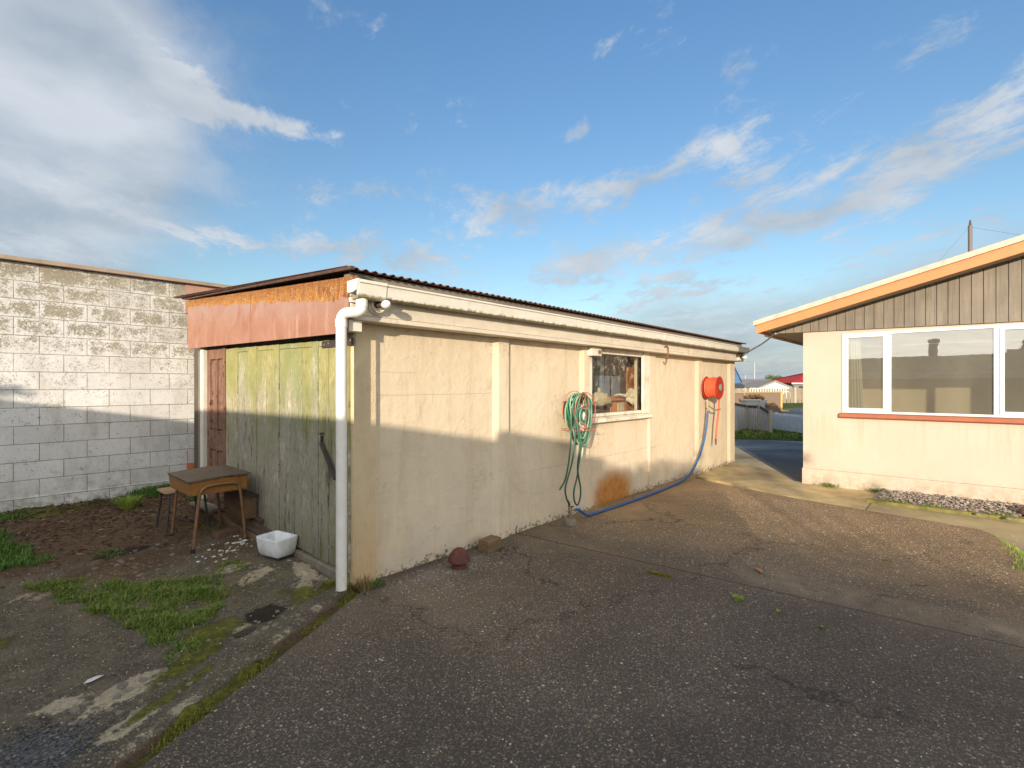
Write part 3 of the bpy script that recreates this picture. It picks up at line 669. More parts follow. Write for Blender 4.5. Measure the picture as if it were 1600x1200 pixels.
struct('verge_beyond', MB().prism([(29, 6.5), (47, 2.6), (53, 4.6), (40, 12)], -.08, -.03, 'Z'), M_lawn)

# ------------------------------------------------------------ yard: old concrete, soil and moss, a fine grid
nx, ny = 190, 300; x0, x1, y0, y1 = -4.6, .0, -3.2, 4.32
XS = np.linspace(x0, x1, nx); YS = np.linspace(y0, y1, ny)
XX, YY = np.meshgrid(XS, YS)
rs = np.random.RandomState(3)
def vnoise(sc, seed, oct=4):
    out = np.zeros_like(XX); amp = 1; tot = 0
    for o_ in range(oct):
        r_ = np.random.RandomState(seed + o_); gsz = 128; g_ = r_.rand(gsz, gsz)
        u = (XX - x0) * sc * 2 ** o_; v = (YY - y0) * sc * 2 ** o_
        iu, iv = np.floor(u).astype(int), np.floor(v).astype(int); fu, fv = u - iu, v - iv
        fu = fu * fu * (3 - 2 * fu); fv = fv * fv * (3 - 2 * fv)
        a = g_[iv % gsz, iu % gsz]; b = g_[iv % gsz, (iu + 1) % gsz]; c = g_[(iv + 1) % gsz, iu % gsz]; d = g_[(iv + 1) % gsz, (iu + 1) % gsz]
        out += amp * ((a * (1 - fu) + b * fu) * (1 - fv) + (c * (1 - fu) + d * fu) * fv); tot += amp; amp *= .5
    return out / tot
DL = (XX - LA.x) * ln_.x + (YY - LA.y) * ln_.y
AL = (XX - LA.x) * ld.x + (YY - LA.y) * ld.y
def smn(a, b, v): t = np.clip((v - a) / (b - a), 0, 1); return t * t * (3 - 2 * t)
def yard_base(x, y): return .012 + .055 * sm(-.3, .9, y) * sm(-.9, 0, x) * .6 + .12 * sm(1.0, 4.3, y)
ZZ = .012 + .033 * smn(-.3, .9, YY) * smn(-.9, 0, XX) + .12 * smn(1.0, 4.3, YY)
N1, N2, N3 = vnoise(1.2, 11), vnoise(5, 21), vnoise(14, 31, 3)
def ell(cx, cy, rx, ry, rot=0):
    c, s_ = math.cos(rot), math.sin(rot); dx, dy = XX - cx, YY - cy
    u = (dx * c + dy * s_) / rx; v = (-dx * s_ + dy * c) / ry
    return np.clip(1.25 - np.sqrt(u * u + v * v), 0, 1)
dirt = np.clip(smn(1.6, 2.5, YY + .35 * (N1 - .5)) * smn(.3, -.2, XX - .0) , 0, 1) * .95
dirt = np.maximum(dirt, ell(-1.0, 1.75, .8, .45, .3) * .8)
dirt = np.maximum(dirt, ell(-.35, 1.5, .4, .5) * .55)
moss = np.zeros_like(XX); dark = np.zeros_like(XX); light = np.zeros_like(XX); grav = np.zeros_like(XX)
light = np.maximum(light, ell(-1.15, 1.62, .30, .16, .5)); light = np.maximum(light, ell(-.50, 1.0, .15, .10, .3))
light = np.maximum(light, ell(-.42, .72, .22, .09, .5)); light = np.maximum(light, ell(-.25, .25, .26, .09, 1.0) * .8)
light = np.maximum(light, ell(-.12, .5, .09, .4) * .8); light = np.maximum(light, ell(-1.38, -.30, .22, .10, .5)); light = np.maximum(light, ell(-1.45, -.62, .20, .07, .5))
light = np.maximum(light, ell(-1.62, -.2, .12, .08) * .8); light = np.maximum(light, ell(-.8, -.02, .1, .16) * .7); light = np.maximum(light, ell(-1.6, 1.5, .25, .16) * .5)
dark = np.maximum(dark, ell(-.60, .06, .17, .13, .4)); dark = np.maximum(dark, ell(-.80, -.10, .10, .07, .4) * .8); dark = np.maximum(dark, ell(-.9, 2.1, .5, .2, .2) * .5)
moss = np.maximum(moss, ell(-.93, .02, .22, .17, .6)); moss = np.maximum(moss, ell(-1.10, -.22, .26, .10, .6)); moss = np.maximum(moss, ell(-1.28, -.52, .30, .045, .55))
moss = np.maximum(moss, ell(-2.0, .75, .35, .16, .3) * .9); moss = np.maximum(moss, ell(-.3, .15, .22, .2) * .55); moss = np.maximum(moss, ell(-.55, .55, .25, .3) * .42)
moss = np.maximum(moss, smn(3.5, 4.2, YY) * .9 * smn(-.6, -1.2, XX)); moss = np.maximum(moss, ell(-.25, 2.4, .35, .35) * .45); moss = np.maximum(moss, ell(-1.75, 2.6, .35, .5) * .6)
# the gutter strip between yard and slab: sunken earth, then a thin concrete nib
groove = smn(.125, .075, DL) * smn(-.02, .01, DL)
nib = smn(.085, .11, DL) * smn(.20, .16, DL)
ZZ += nib * .008 - groove * .036 * (.7 + .6 * N2)
ZZ += (N1 - .5) * .045 * smn(.15, .5, DL) + (N2 - .5) * .032 * (.35 + dirt) + (N3 - .5) * .014 * (.4 + dirt * 1.8)
ZZ += np.clip(light, 0, 1) * .010 - smn(.52, .60, N2) * .012 * smn(.2, .4, DL) * (1 - dirt)
ZZ -= np.clip(dark, 0, 1) * .018
dirt = np.maximum(dirt, groove * .9); light = np.maximum(light, nib * .33)
moss = np.maximum(moss, np.clip(groove * 1.1 * smn(.42, .6, vnoise(3.2, 61)) + smn(.16, .02, DL) * smn(.2, 1.3, AL) * .55 * smn(.4, .62, vnoise(2.6, 71)), 0, 1))
ZZ = np.where(DL < .0, -.13, ZZ)                             # under the slab
ZZ = np.where((XX > -.04) & (YY > -.02), np.minimum(ZZ, .03), ZZ)
vs = np.stack([XX.ravel(), YY.ravel(), ZZ.ravel()], 1)
idx = np.arange(nx * ny).reshape(ny, nx)
fs = np.stack([idx[:-1, :-1].ravel(), idx[:-1, 1:].ravel(), idx[1:, 1:].ravel(), idx[1:, :-1].ravel()], 1)
ymb = MB(); ymb.v = [tuple(p) for p in vs.tolist()]; ymb.f = [tuple(f) for f in fs.tolist()]
yo = struct('yard', ymb, M_yard, smooth=False)
yo.data.polygons.foreach_set('use_smooth', [True] * len(yo.data.polygons))
for nm, (a_, b_, c_) in (('mask', (moss, dirt, light)), ('mask2', (grav, dark, light * 0))):
    ca = yo.data.color_attributes.new(nm, 'FLOAT_COLOR', 'POINT')
    buf = np.stack([a_.ravel(), b_.ravel(), c_.ravel(), np.ones(nx * ny)], 1).astype(np.float32).ravel(); ca.data.foreach_set('color', buf)
def yz(x, y):
    i = int(min(nx - 2, max(0, (x - x0) / (x1 - x0) * (nx - 1)))); j = int(min(ny - 2, max(0, (y - y0) / (y1 - y0) * (ny - 1)))); return float(ZZ[j, i])

# ------------------------------------------------------------ the shed
shed = thing('garden_shed', 'long cream stucco shed with green board door and rusty iron roof', 'shed')
WZ = 2.2; W0, W1, WB, WT = 3.20, 4.48, 1.11, 1.90
def sp(name, mb, mat, **k): return obj(name, mb, mat, shed, **k)
m = MB(); m.box(.02, .03, -.1, W0, .14, WZ); m.box(W1, .03, -.1, 8.25, .14, WZ); m.box(W0, .03, -.1, W1, .14, WB); m.box(W0, .03, WT, W1, .14, WZ)
sp('wall', m, M_stucco)
m = MB(); m.box(8.14, .141, -.1, 8.26, 3.98, WZ + .2); m.box(.2, 3.98, -.1, 8.26, 4.1, WZ + .25); sp('rear_wall', m, M_stucco)
def pil(xa, xb, xc, mat=M_stucco, prot=.0, top=1.97): return sp('pilaster', MB().prism([(xa, .032), (xb, prot), (xc, prot), (xc + .002, .032)], -.1, top, 'Z'), mat)
sp('corner_pier', MB().prism([(0, .2), (.0, .02), (.014, .0), (.185, .0), (.205, .032), (.205, .2)], -.1, 1.97, 'Z'), M_pier)
pil(1.478, 1.544, 1.686); pil(2.94, 3.01, 3.118); pil(4.675, 4.677, 4.86); pil(6.359, 6.469, 6.61); pil(7.93, 8.02, 8.268)
sp('floor', MB().box(.1, .15, -.08, 8.13, 3.97, .03), M_conc)
# eaves board with a thin bottom strip, grey packing above, gutter
m = MB(); m.box(-.10, -.13, 2.003, 8.40, .029, 2.21); sp('eaves_board', m, M_eave, bev=.004)
m = MB(); m.box(-.08, -.136, 1.966, 8.40, .028, 2.001); sp('eaves_strip', m, M_eave, bev=.005)
m = MB(); m.box(-.09, -.10, 2.212, 8.38, -.02, 2.305); sp('roof_packing', m, M_greywood)
prof = [(-.132, 2.222), (-.132, 2.128), (-.150, 2.118), (-.225, 2.118), (-.242, 2.126), (-.258, 2.205), (-.268, 2.212), (-.268, 2.224), (-.250, 2.226), (-.244, 2.212), (-.230, 2.136), (-.150, 2.130), (-.142, 2.222)]
gt = sp('gutter', MB().prism(prof, .11, 8.30, 'X'), M_gutter)
big = [(-.131, 2.226), (-.131, 2.116), (-.150, 2.104), (-.232, 2.104), (-.248, 2.114), (-.263, 2.203), (-.273, 2.210), (-.273, 2.229), (-.250, 2.230), (-.240, 2.212), (-.222, 2.120), (-.150, 2.120), (-.145, 2.226)]
obj('gutter_outlet', MB().prism(big, -.11, .109, 'X'), M_gutter, gt)
cap = [(-.125, 2.232), (-.125, 2.150), (-.150, 2.110), (-.235, 2.110), (-.278, 2.232)]
obj('end_cap', MB().prism([(-.128, 2.23), (-.128, 2.152), (-.155, 2.146), (-.200, 2.146), (-.245, 2.160), (-.275, 2.233)], -.128, -.11, 'X'), M_pvc, gt, bev=.003)
obj('end_cap', MB().prism([(-.131, 2.226), (-.131, 2.118), (-.235, 2.118), (-.27, 2.226)], 8.30, 8.312, 'X'), M_gutter, gt)
obj('union_joint', MB().prism([(p[0] - .004 if p[0] < -.2 else p[0], p[1] - (.004 if p[1] < 2.16 else 0)) for p in prof], 4.62, 4.67, 'X'), M_gutter, gt)
# downpipe: outlet, offset elbows, long drop
dp = sp('downpipe', MB().tube(bez([(-.055, -.200, 2.060), (-.058, -.200, 2.032), (-.085, -.196, 2.010), (-.125, -.182, 2.006), (-.152, -.150, 2.000), (-.165, -.125, 1.972), (-.166, -.12, 1.93)], 6) + [(-.166, -.12, 1.5), (-.166, -.12, .8), (-.166, -.12, .078)], .037, 20), M_pvc, smooth=True)
obj('pipe_collar', MB().lathe([(.041, 0), (.041, .05), (.037, .052), (.037, .055)], (-.055, -.20, 2.05), 20), M_pvc, dp, smooth=True)
obj('pipe_collar', MB().tube([(-.166, -.12, 1.96), (-.166, -.12, 1.905)], .0405, 20), M_pvc, dp, smooth=True)
sp('gutter_bracket', MB().box(-.115, -.155, 2.085, -.05, -.128, 2.118), M_pvc, bev=.003)
# fascia sheets on the gable end, rusting at the top
ztop = lambda y: 2.273 + .0697 * y; zbot = lambda y: 1.872 + .0197 * y
m = MB(); 
for ya, yb, xo in ((-.24, 1.655, -.118), (1.65, 3.63, -.122)):
    m.prism(([(-.24, ztop(-.24)), (-.24, 2.165), (-.125, 2.14), (-.12, 1.872)] if ya < 0 else [(ya, ztop(ya)), (ya, zbot(ya))]) + [(yb, zbot(yb)), (yb, ztop(yb))], xo, xo + .01, 'X')
fs_ = sp('fascia_sheet', m, M_fascia)
for k in range(12):
    yy = .1 + k * .30 + rnd.uniform(-.03, .03); zz = zbot(yy) + (.025 if k % 2 else .33)
    obj('nail_head', MB().lathe([(.007, 0), (.006, -.004), (.001, -.005)], (-.123 if yy > 1.65 else -.119, yy, zz), 8, 'X'), M_galv, fs_)
sp('fascia_frame', MB().prism([(-.1, 1.885), (3.6, 1.96), (3.6, 2.47), (-.1, 2.21)], -.105, -.01, 'X'), M_greywood)
sp('corner_block', MB().box(-.112, -.118, 1.885, -.004, -.004, 1.9655), M_white, bev=.003)
# corrugated roof: crests in x, falls towards the gutter
def corr(xa, xb, ya, yb, za, zb, pitch, amp, th=.0025, seg=8):
    n = int((xb - xa) / pitch * seg); top = []; 
    for i in range(n + 1):
        x = xa + (xb - xa) * i / n; d = amp * math.cos(2 * math.pi * (x - xa) / pitch)
        j = mnoise.noise(Vector((x * 1.1, 2, 1))) * .006
        top.append((x, ya + j, za + d)); top.append((x, yb, zb + d))
    vs = top + [(a, b, c - th) for a, b, c in top]; o = len(top); f = []
    for i in range(n):
        a = i * 2; f += [(a, a + 2, a + 3, a + 1), (o + a + 1, o + a + 3, o + a + 2, o + a), (a, o + a, o + a + 2, a + 2), (a + 1, a + 3, o + a + 3, o + a + 1)]
    f += [(0, 1, o + 1, o), (2 * n, o + 2 * n, o + 2 * n + 1, 2 * n + 1)]
    return MB().add(vs, f)
sp('roof', corr(-.15, 8.46, -.165, 4.16, 2.322, 2.625, .0762, .0095), M_roof, smooth=True)
sp('barge_flashing', MB().prism([(-.22, 2.298), (3.68, 2.541), (3.68, 2.551), (-.22, 2.321)], -.150, -.121, 'X'), plain('dark_rust_flashing', (.075, .04, .028), .85, .3, 9., dirt=(.16, .12, .09)))
# end wall: doors, panelled leaf, trim post, sill
pxl = [357, 374, 390, 404, 418, 431, 439, 456, 474, 490, 500, 516, 530, 546]
camx, camy = CAM[0], CAM[1]; hd = R(HEAD)
def endY(px, X):                              # y on the end wall seen at a measured column of the survey
    lx = (px - 800) / 773.; dx = math.cos(hd) + lx * math.sin(hd); dy = math.sin(hd) - lx * math.cos(hd); return camy + (X - camx) / dx * dy
ys = [endY(p, .0) for p in pxl]; ys[0] = 2.64; ys[-1] = .045
m = MB()
for i in range(len(ys) - 1):
    gp_ = .0035 if i % 3 else .002; a, b = ys[i + 1] + gp_, ys[i] - gp_; pr = rnd.uniform(0, .005)
    stile = i in (2, 5, 9, 12) or i == 0
    zt = 1.845 + .02 * (a + b) / 2 + (0. if stile or i == 5 else -.045); zb_ = .108 + rnd.uniform(-.008, .006)
    m.box(-.012 - pr - (.004 if stile else 0), a, zb_, .02, b, zt)
    if zt < 1.845 + .02 * (a + b) / 2: m.box(-.014, a, zt + .003, .02, b, 1.845 + .02 * (a + b) / 2)
door = sp('door', m, M_green, bev=.0025)
obj('door_backing', MB().box(.021, .05, .1, .03, 2.64, 1.88), M_interior, door)
hb = obj('strap_hinge', MB().box(-.028, -.03, 1.795, -.018, .44, 1.848), M_darkmetal, door, bev=.002)
[obj('hinge_nail', MB().lathe([(.007, 0), (.006, -.004)], (-.028, yy, zz), 8, 'X'), M_galv, hb) for yy, zz in ((.40, 1.82), (.33, 1.826), (.0, 1.83))]
m = MB(); m.bar((-.035, .435, 1.045), (-.045, .185, .79), .024, .03, (1, 0, 0)); m.bar((-.026, .44, 1.10), (-.026, .445, 1.03), .018, .02, (1, 0, 0)); m.lathe([(.012, 0), (.010, -.012)], (-.022, .46, 1.115), 8, 'X'); m.lathe([(.009, 0), (.008, -.012)], (-.03, .20, .80), 8, 'X'); m.lathe([(.010, 0), (.008, -.010)], (-.022, .42, 1.12), 8, 'X')
obj('door_latch', m, M_darkmetal, door, bev=.002)
# narrow old panelled leaf
m = MB(); a, b = 2.70, 3.30
m.box(-.01, a, .10, .018, a + .075, 1.92); m.box(-.01, b - .10, .10, .018, b, 1.92); m.box(-.0095, a + .076, 1.80, .018, b - .101, 1.92); m.box(-.0095, a + .076, .10, .018, b - .101, .26); m.box(-.0095, a + .076, .76, .018, b - .101, .98)
m.box(-.008, 2.965, .981, .018, 3.02, 1.799); m.box(-.008, 2.965, .261, .018, 3.02, .759)
for ya, yb in ((2.79, 2.955), (3.03, 3.19)):
    for za, zb2 in ((1.0, 1.78), (.28, .74)): m.box(.004, ya, za, .017, yb, zb2)
pd = sp('panelled_leaf', m, M_brownold, bev=.004)
obj('leaf_backing', MB().box(.0181, a, .1, .026, b, 1.92), M_brownold, pd)
sp('leaf_jamb', MB().box(-.03, 2.645, .08, .02, 2.698, 1.915), M_brownold, bev=.003)
sp('corner_trim', MB().box(-.045, 3.33, .12, .02, 3.44, 1.935), M_white, bev=.004)
sp('side_jamb', MB().box(-.02, 3.443, .1, .1, 3.60, 1.93), M_greywood)
sp('end_wall', MB().box(.03, .2, .05, .10, 3.95, 2.4), M_interior)
sp('door_sill', MB().box(-.045, .06, -.05, .06, 2.75, .094), M_conc, bev=.012)
# shed window
wf = sp('window_frame', MB().box(3.12, .012, 1.105, W0, .10, 1.91).box(W1, -.006, 1.105, 4.66, .10, 1.965).box(W0 + .001, .004, 1.112, W1 - .001, .09, 1.150).box(W0 + .001, .008, 1.895, W1 - .001, .09, 1.962), M_crack, bev=.004)
obj('pane', MB().box(W0, .05, 1.14, W1, .054, 1.90), M_dglass, wf)
obj('sill', MB().prism([(.03, 1.108), (-.045, 1.085), (-.05, 1.045), (-.03, 1.035), (.03, 1.04)], 3.08, 4.67, 'X'), M_crack, wf, bev=.003)
rb = obj('slide_bracket', MB().box(3.08, -.06, 1.855, 3.30, .011, 1.962), M_crack, wf, bev=.006)
obj('bracket_bolt', MB().lathe([(.022, 0), (.022, -.012), (.012, -.016)], (3.24, -.06, 1.905), 12, 'Y'), M_rust, rb)
# bulkhead lamps, one at each end of the eaves board
def lamp(x, z, yb, side):
    r = sp('light_fitting', MB().lathe([(.070, 0), (.070, -.016), (.064, -.020), (.058, -.020), (.058, -.045), (.053, -.047), (.052, -.022)], (x, yb, z), 24, 'Y', caps=False).lathe([(.0, -.018), (.056, -.018)], (x, yb, z), 24, 'Y', caps=False), M_crack, smooth=True)
    obj('lamp_holder', MB().lathe([(.022, -.019), (.022, -.055), (.018, -.075), (.015, -.080)], (x, yb, z), 16, 'Y'), M_darkmetal, r, smooth=True)
    obj('bulb', MB().lathe([(.013, -.078), (.016, -.088), (.026, -.103), (.031, -.122), (.0305, -.138), (.024, -.154), (.012, -.163), (.001, -.166)], (x + side * .004, yb, z - .004), 20, 'Y'), M_bulb, r, smooth=True)
    return r
lamp(.10, 2.085, -.131, 1); l2 = lamp(8.05, 2.04, -.131, 1)
sp('junction_box', MB().box(8.17, -.175, 2.0, 8.26, -.131, 2.09), M_white, bev=.004)

# things leaning on, hung from or lying by the shed
o = tag(obj('hook', MB().tube(bez([(4.86, -.135, 2.05), (4.90, -.15, 2.07), (4.95, -.15, 2.04), (4.955, -.15, 1.97), (4.93, -.15, 1.915), (4.885, -.15, 1.885), (4.845, -.15, 1.90), (4.84, -.15, 1.925)], 6), .0095, 10), M_rust, smooth=True), 'rusty iron hook hanging from the eaves board right of the shed window', 'hook')
cab = bez([(8.16, -.14, 2.065), (7.75, -.45, 2.14), (7.3, -.78, 2.225), (6.75, -1.12, 2.325)], 10)
m = MB().tube(cab, .014, 8)
tag(obj('power_cable', m, M_cable, smooth=True), 'thick cable slung between the shed corner and the house eave', 'cable')

# green hose on its red wire rack
hr = thing('hose_rack', 'red wire rack fixed to the cream wall holding the green hose', 'hose rack', (2.72, -.0, 1.22))
def ring(cx, cy, cz, rx, rz_, n=40): return [(cx + rx * math.cos(6.2832 * k / n), cy, cz + rz_ * math.sin(6.2832 * k / n)) for k in range(n)]
m = MB(); m.tube(ring(0, -.06, 0, .225, .215), .004, 6, True); m.tube(ring(-.03, -.23, -.0, .20, .20), .0045, 6, True); m.tube(ring(-.02, -.15, 0, .075, .08), .004, 6, True)
for a_ in (90, 210, 330, 30, 150, 270): 
    c_, s_ = math.cos(R(a_)), math.sin(R(a_)); m.tube([(-.02 + .075 * c_, -.06, .08 * s_), (-.02 + .075 * c_, -.15, .08 * s_), (-.03 + .2 * c_, -.23, .2 * s_)], .0035, 6)
m.tube([(-.27, -.23, -.215), (.20, -.23, -.24)], .0045, 6); m.tube([(-.26, -.06, -.20), (.26, -.06, -.22)], .004, 6)
for xx in (-.2, -.08, .05, .16): m.tube([(xx, -.06, -.21), (xx, -.23, -.225)], .0035, 6)
m.tube([(-.1, -.23, .02), (-.03, -.24, .19), (.05, -.23, .02), (-.1, -.23, .02)], .0035, 6); m.tube([(-.03, -.235, .02), (-.03, -.235, -.2)], .0035, 6)
obj('wire_frame', m, M_redwire, hr, smooth=True)
obj('mount_plate', MB().box(-.10, -.028, -.10, .06, .03, .10), M_darkmetal, hr)
gh = thing('garden_hose', 'coiled green hose hanging in loops on the red wire rack', 'hose', (2.72, 0, 1.22))
mats3 = [M_greenhose, M_palehose, M_darkhose]; mm = [MB(), MB(), MB()]
for k in range(13):                            # the coil: long drooping loops
    q = k % 3; rx = .135 + .035 * rnd.random(); drop = .24 + .17 * rnd.random(); yy = -.075 - .012 * k; cx = -.02 + rnd.uniform(-.02, .02); up = .165 + .03 * rnd.random()
    pts = []
    for j in range(36):
        a_ = 6.2832 * j / 36; z_ = math.sin(a_); hz = up * z_ if z_ > 0 else drop * z_
        wx = rx * math.cos(a_) * (1 if z_ > 0 else (1 - .35 * z_ * z_)); pts.append((cx + wx + .01 * math.sin(3 * a_ + k), yy + .008 * math.sin(2 * a_ + k), hz + .008 * math.sin(5 * a_ + k)))
    mm[q].tube(pts, .0085, 8, True)
for k in range(4):                             # tight inner coil
    r_ = .085 - .012 * k; mm[k % 3].tube([(-.02 + r_ * math.cos(t * .2), -.19 - .006 * k, -.06 + r_ * 1.15 * math.sin(t * .2)) for t in range(32)], .0065, 8)
obj('coil', mm[0], M_greenhose, gh, smooth=True); obj('coil', mm[1], M_palehose, gh, smooth=True, label='paler green loops of the coil'); 
m = mm[2]
def loc_(p): return (p[0] - 2.72, p[1], p[2] - 1.22)
m.tube([loc_(p) for p in bez([(2.67, -.20, .86), (2.60, -.20, .62), (2.575, -.20, .50), (2.515, -.20, .36), (2.52, -.2, .25), (2.575, -.2, .188), (2.63, -.2, .25), (2.64, -.2, .36), (2.60, -.2, .50), (2.585, -.2, .62), (2.64, -.20, .86)], 7)], .0095, 8)
m.tube([loc_(p) for p in bez([(2.52, -.17, 1.25), (2.50, -.17, .95), (2.47, -.17, .72), (2.40, -.17, .50), (2.31, -.16, .39)], 7)], .0095, 8)
m.tube([loc_(p) for p in bez([(2.56, -.19, 1.2), (2.53, -.2, .90), (2.475, -.2, .66), (2.36, -.2, .42), (2.375, -.2, .30), (2.41, -.2, .245)], 7)], .0095, 8)
obj('hanging_end', m, M_darkhose, gh, smooth=True)
obj('hose_fitting', MB().tube([loc_((2.405, -.2, .262)), loc_((2.43, -.2, .215))], .0125, 10), M_darkmetal, gh, smooth=True)
cl = MB().blob((2.70, -.155, 1.13), (.085, .045, .13), 4, .5, 3, 2.6)
tag(obj('rag', cl, M_cloth, smooth=True), 'crumpled white rag stuffed inside the coiled green hose', 'rag')

# tap on its stub of concrete
tp = thing('standpipe_tap', 'old garden tap rising from a small concrete stub by the wall', 'tap', (2.45, -.19, 0))
obj('concrete_stub', MB().lathe([(.06, -.05), (.075, .0), (.07, .04), (.06, .060), (.02, .066)], (0, 0, 0), 12), M_conc, tp, smooth=True)
obj('riser', MB().tube([(0, 0, .06), (-.005, 0, .16), (-.02, 0, .21)], .011, 10), M_brass, tp, smooth=True)
obj('valve', MB().lathe([(.010, 0), (.020, .008), (.020, .03), (.010, .038)], (-.005, 0, .12), 12).tube([(0, 0, .135), (.05, 0, .145), (.10, -.0, .135)], .010, 10).tube([(.03, 0, .145), (.03, 0, .18)], .006, 8), M_brass, tp, smooth=True)
obj('handle', MB().obox((.03, 0, .184), (.055, .012, .008), .5).obox((.03, 0, .186), (.012, .05, .008), .5), M_darkmetal, tp)
# blue hose: from the tap along the wall foot up to the reel
bp = bez([(2.55, -.19, .135), (2.60, -.19, .132), (2.68, -.19, .09), (2.80, -.185, .035), (2.98, -.175, .020), (3.40, -.19, .020), (4.0, -.19, .020), (4.56, -.18, .020), (5.2, -.15, .022), (5.70, -.12, .055), (6.05, -.11, .20), (6.33, -.11, .45), (6.50, -.11, .75), (6.58, -.11, 1.06)], 8)
tag(obj('blue_hose', MB().tube(bp, .0165, 10), M_bluehose, smooth=True), 'blue hose lying along the shed foot and climbing to the red reel', 'hose')

# red fire-style reel
rl = thing('hose_reel', 'red hose reel with orange hose mounted near the far end of the shed wall', 'hose reel', (6.70, 0, 1.46))
for yy, r_ in ((-.045, .195), (-.265, .195)):
    obj('flange', MB().lathe([(.004, .0), (.10, -.012 if yy < -.1 else 0), (.17, 0), (.188, -.006), (.195, 0), (.188, .008), (.17, .008), (.004, .008)], (0, yy, 0), 36, 'Y', caps=False), M_red, rl, smooth=True)
m = MB().tube([(.155 * math.cos(t * .25) * (1 + .07 * math.sin(t * .11)), -.066 - .00062 * t, .155 * math.sin(t * .25) * (1 + .07 * math.sin(t * .11))) for t in range(300)], .0155, 7)
obj('wound_hose', m, M_redhose, rl, smooth=True)
obj('drum', MB().lathe([(.11, 0), (.11, -.21)], (0, -.045, 0), 24, 'Y'), M_red, rl, smooth=True)
obj('hub', MB().lathe([(.062, 0), (.062, -.008), (.03, -.02), (.012, -.022)], (0, -.277, 0), 20, 'Y'), M_galv, rl, smooth=True)
obj('wall_bracket', MB().box(-.05, -.036, -.12, .05, .03, .12), M_red, rl)
obj('inlet_valve', MB().tube([(-.11, -.10, -.20), (-.115, -.11, -.40)], .011, 8).tube([(-.115, -.12, -.31), (-.02, -.19, -.385)], .013, 8).tube([(-.02, -.19, -.385), (.08, -.25, -.37)], .012, 8), M_brass, rl, smooth=True)
obj('hanging_hose', MB().tube(bez([(.08, -.20, -.135), (.09, -.22, -.22), (.075, -.22, -.40), (.05, -.2, -.65), (.03, -.19, -.88)], 6), .017, 8), M_redhose, rl, smooth=True)
obj('nozzle', MB().tube([(.03, -.19, -.87), (.028, -.19, -.93), (.028, -.19, -.985)], [.017, .015, .009], 8), M_darkmetal, rl, smooth=True)

# ornaments at the wall foot
ms = thing('stone_mushroom', 'small dark red stone mushroom ornament against the wall foot', 'ornament', (.80, -.26, 0))
obj('stem', MB().lathe([(.060, -.01), (.064, .008), (.050, .035), (.046, .060)], (0, 0, 0), 16), M_ceramic, ms, smooth=True)
obj('mushroom_cap', MB().lathe([(.04, .050), (.082, .050), (.093, .058), (.091, .075), (.076, .115), (.055, .142), (.030, .160), (.001, .168)], (0, 0, 0), 18), M_ceramic, ms, smooth=True)
tag(obj('timber_block', MB().obox((0, 0, .055), (.19, .12, .105), .12), M_blockwood, bev=.004, loc=(1.28, -.14, .0)), 'short square timber offcut beside the stone mushroom', 'wood block')
#--PART3--
# ------------------------------------------------------------ old school desk, stool, chest, planks, basin
dk = thing('school_desk', 'old wooden lift-top school desk on bent steel legs by the green doors', 'desk', (-.385, 1.985, .045))
obj('desk_box', MB().box(-.235, -.335, .485, -.222, .30, .595).box(-.2215, -.335, .485, .16, -.322, .615).box(-.2215, .287, .485, .16, .30, .615).box(.161, -.335, .485, .235, .30, .612).box(-.2215, -.3215, .485, .16, .2865, .492), M_deskwood, dk, bev=.003)
lid = MB().prism([(-.245, .597), (.10, .622), (.10, .642), (-.25, .618)], -.345, .315, 'Y'); obj('lid', lid, M_desktop, dk, bev=.006)
obj('fixed_top', MB().box(.102, -.35, .618, .255, .32, .638), M_desktop, dk, bev=.003)
def utube(xa, xb, ya, yb, zt, r=.0115, inset=.07, nb=5, lift=0.):
    return bez([(xa, ya, 0), (xa + (inset) * .45, ya, zt * .55), (xa + inset * .8, ya, zt - .06), (xa + inset + .03, ya, zt - .008), (xa + inset + .07, ya, zt), ((xa + xb) / 2, ya, zt + .004), (xb - inset - .06, ya, zt), (xb - inset - .01, ya, zt - .01), (xb - inset * .75, ya, zt - .06), (xb - inset * .4, yb, zt * .55), (xb, yb, 0)], nb)
for yy, s in ((-.352, 0), (.32, 0)):
    obj('leg_frame', MB().tube(utube(-.215, .215, yy, yy, .56), .0125, 10), M_rusttube, dk, smooth=True)
    for xx in (-.215, .215): obj('foot', MB().lathe([(.017, -.01), (.019, 0), (.015, .03)], (xx, yy, 0), 10), M_rubber, dk, smooth=True)
obj('brace', MB().tube([(-.1, -.34, .50), (-.1, .31, .50)], .010, 8).tube([(.1, -.34, .50), (.1, .31, .50)], .010, 8), M_rusttube, dk, smooth=True)
st = thing('school_stool', 'low stool with worn plywood seat and rusty tube legs behind the desk', 'stool', (-.46, 2.49, .055), 0)
obj('seat', MB().prism([(-.19, -.13), (-.15, -.165), (.15, -.165), (.19, -.13), (.19, .13), (.15, .165), (-.15, .165), (-.19, .13)], .395, .41, 'Z'), M_stoolseat, st, bev=.004)
for xx in (-.15, .15):
    s = 1 if xx > 0 else -1
    obj('leg_frame', MB().tube(bez([(xx + s * .035, -.18, 0), (xx + s * .01, -.165, .22), (xx, -.15, .345), (xx, -.125, .38), (xx, -.08, .388), (xx, .08, .388), (xx, .125, .38), (xx, .15, .345), (xx + s * .01, .165, .22), (xx + s * .035, .18, 0)], 5), .011, 10), M_darkmetal, st, smooth=True)

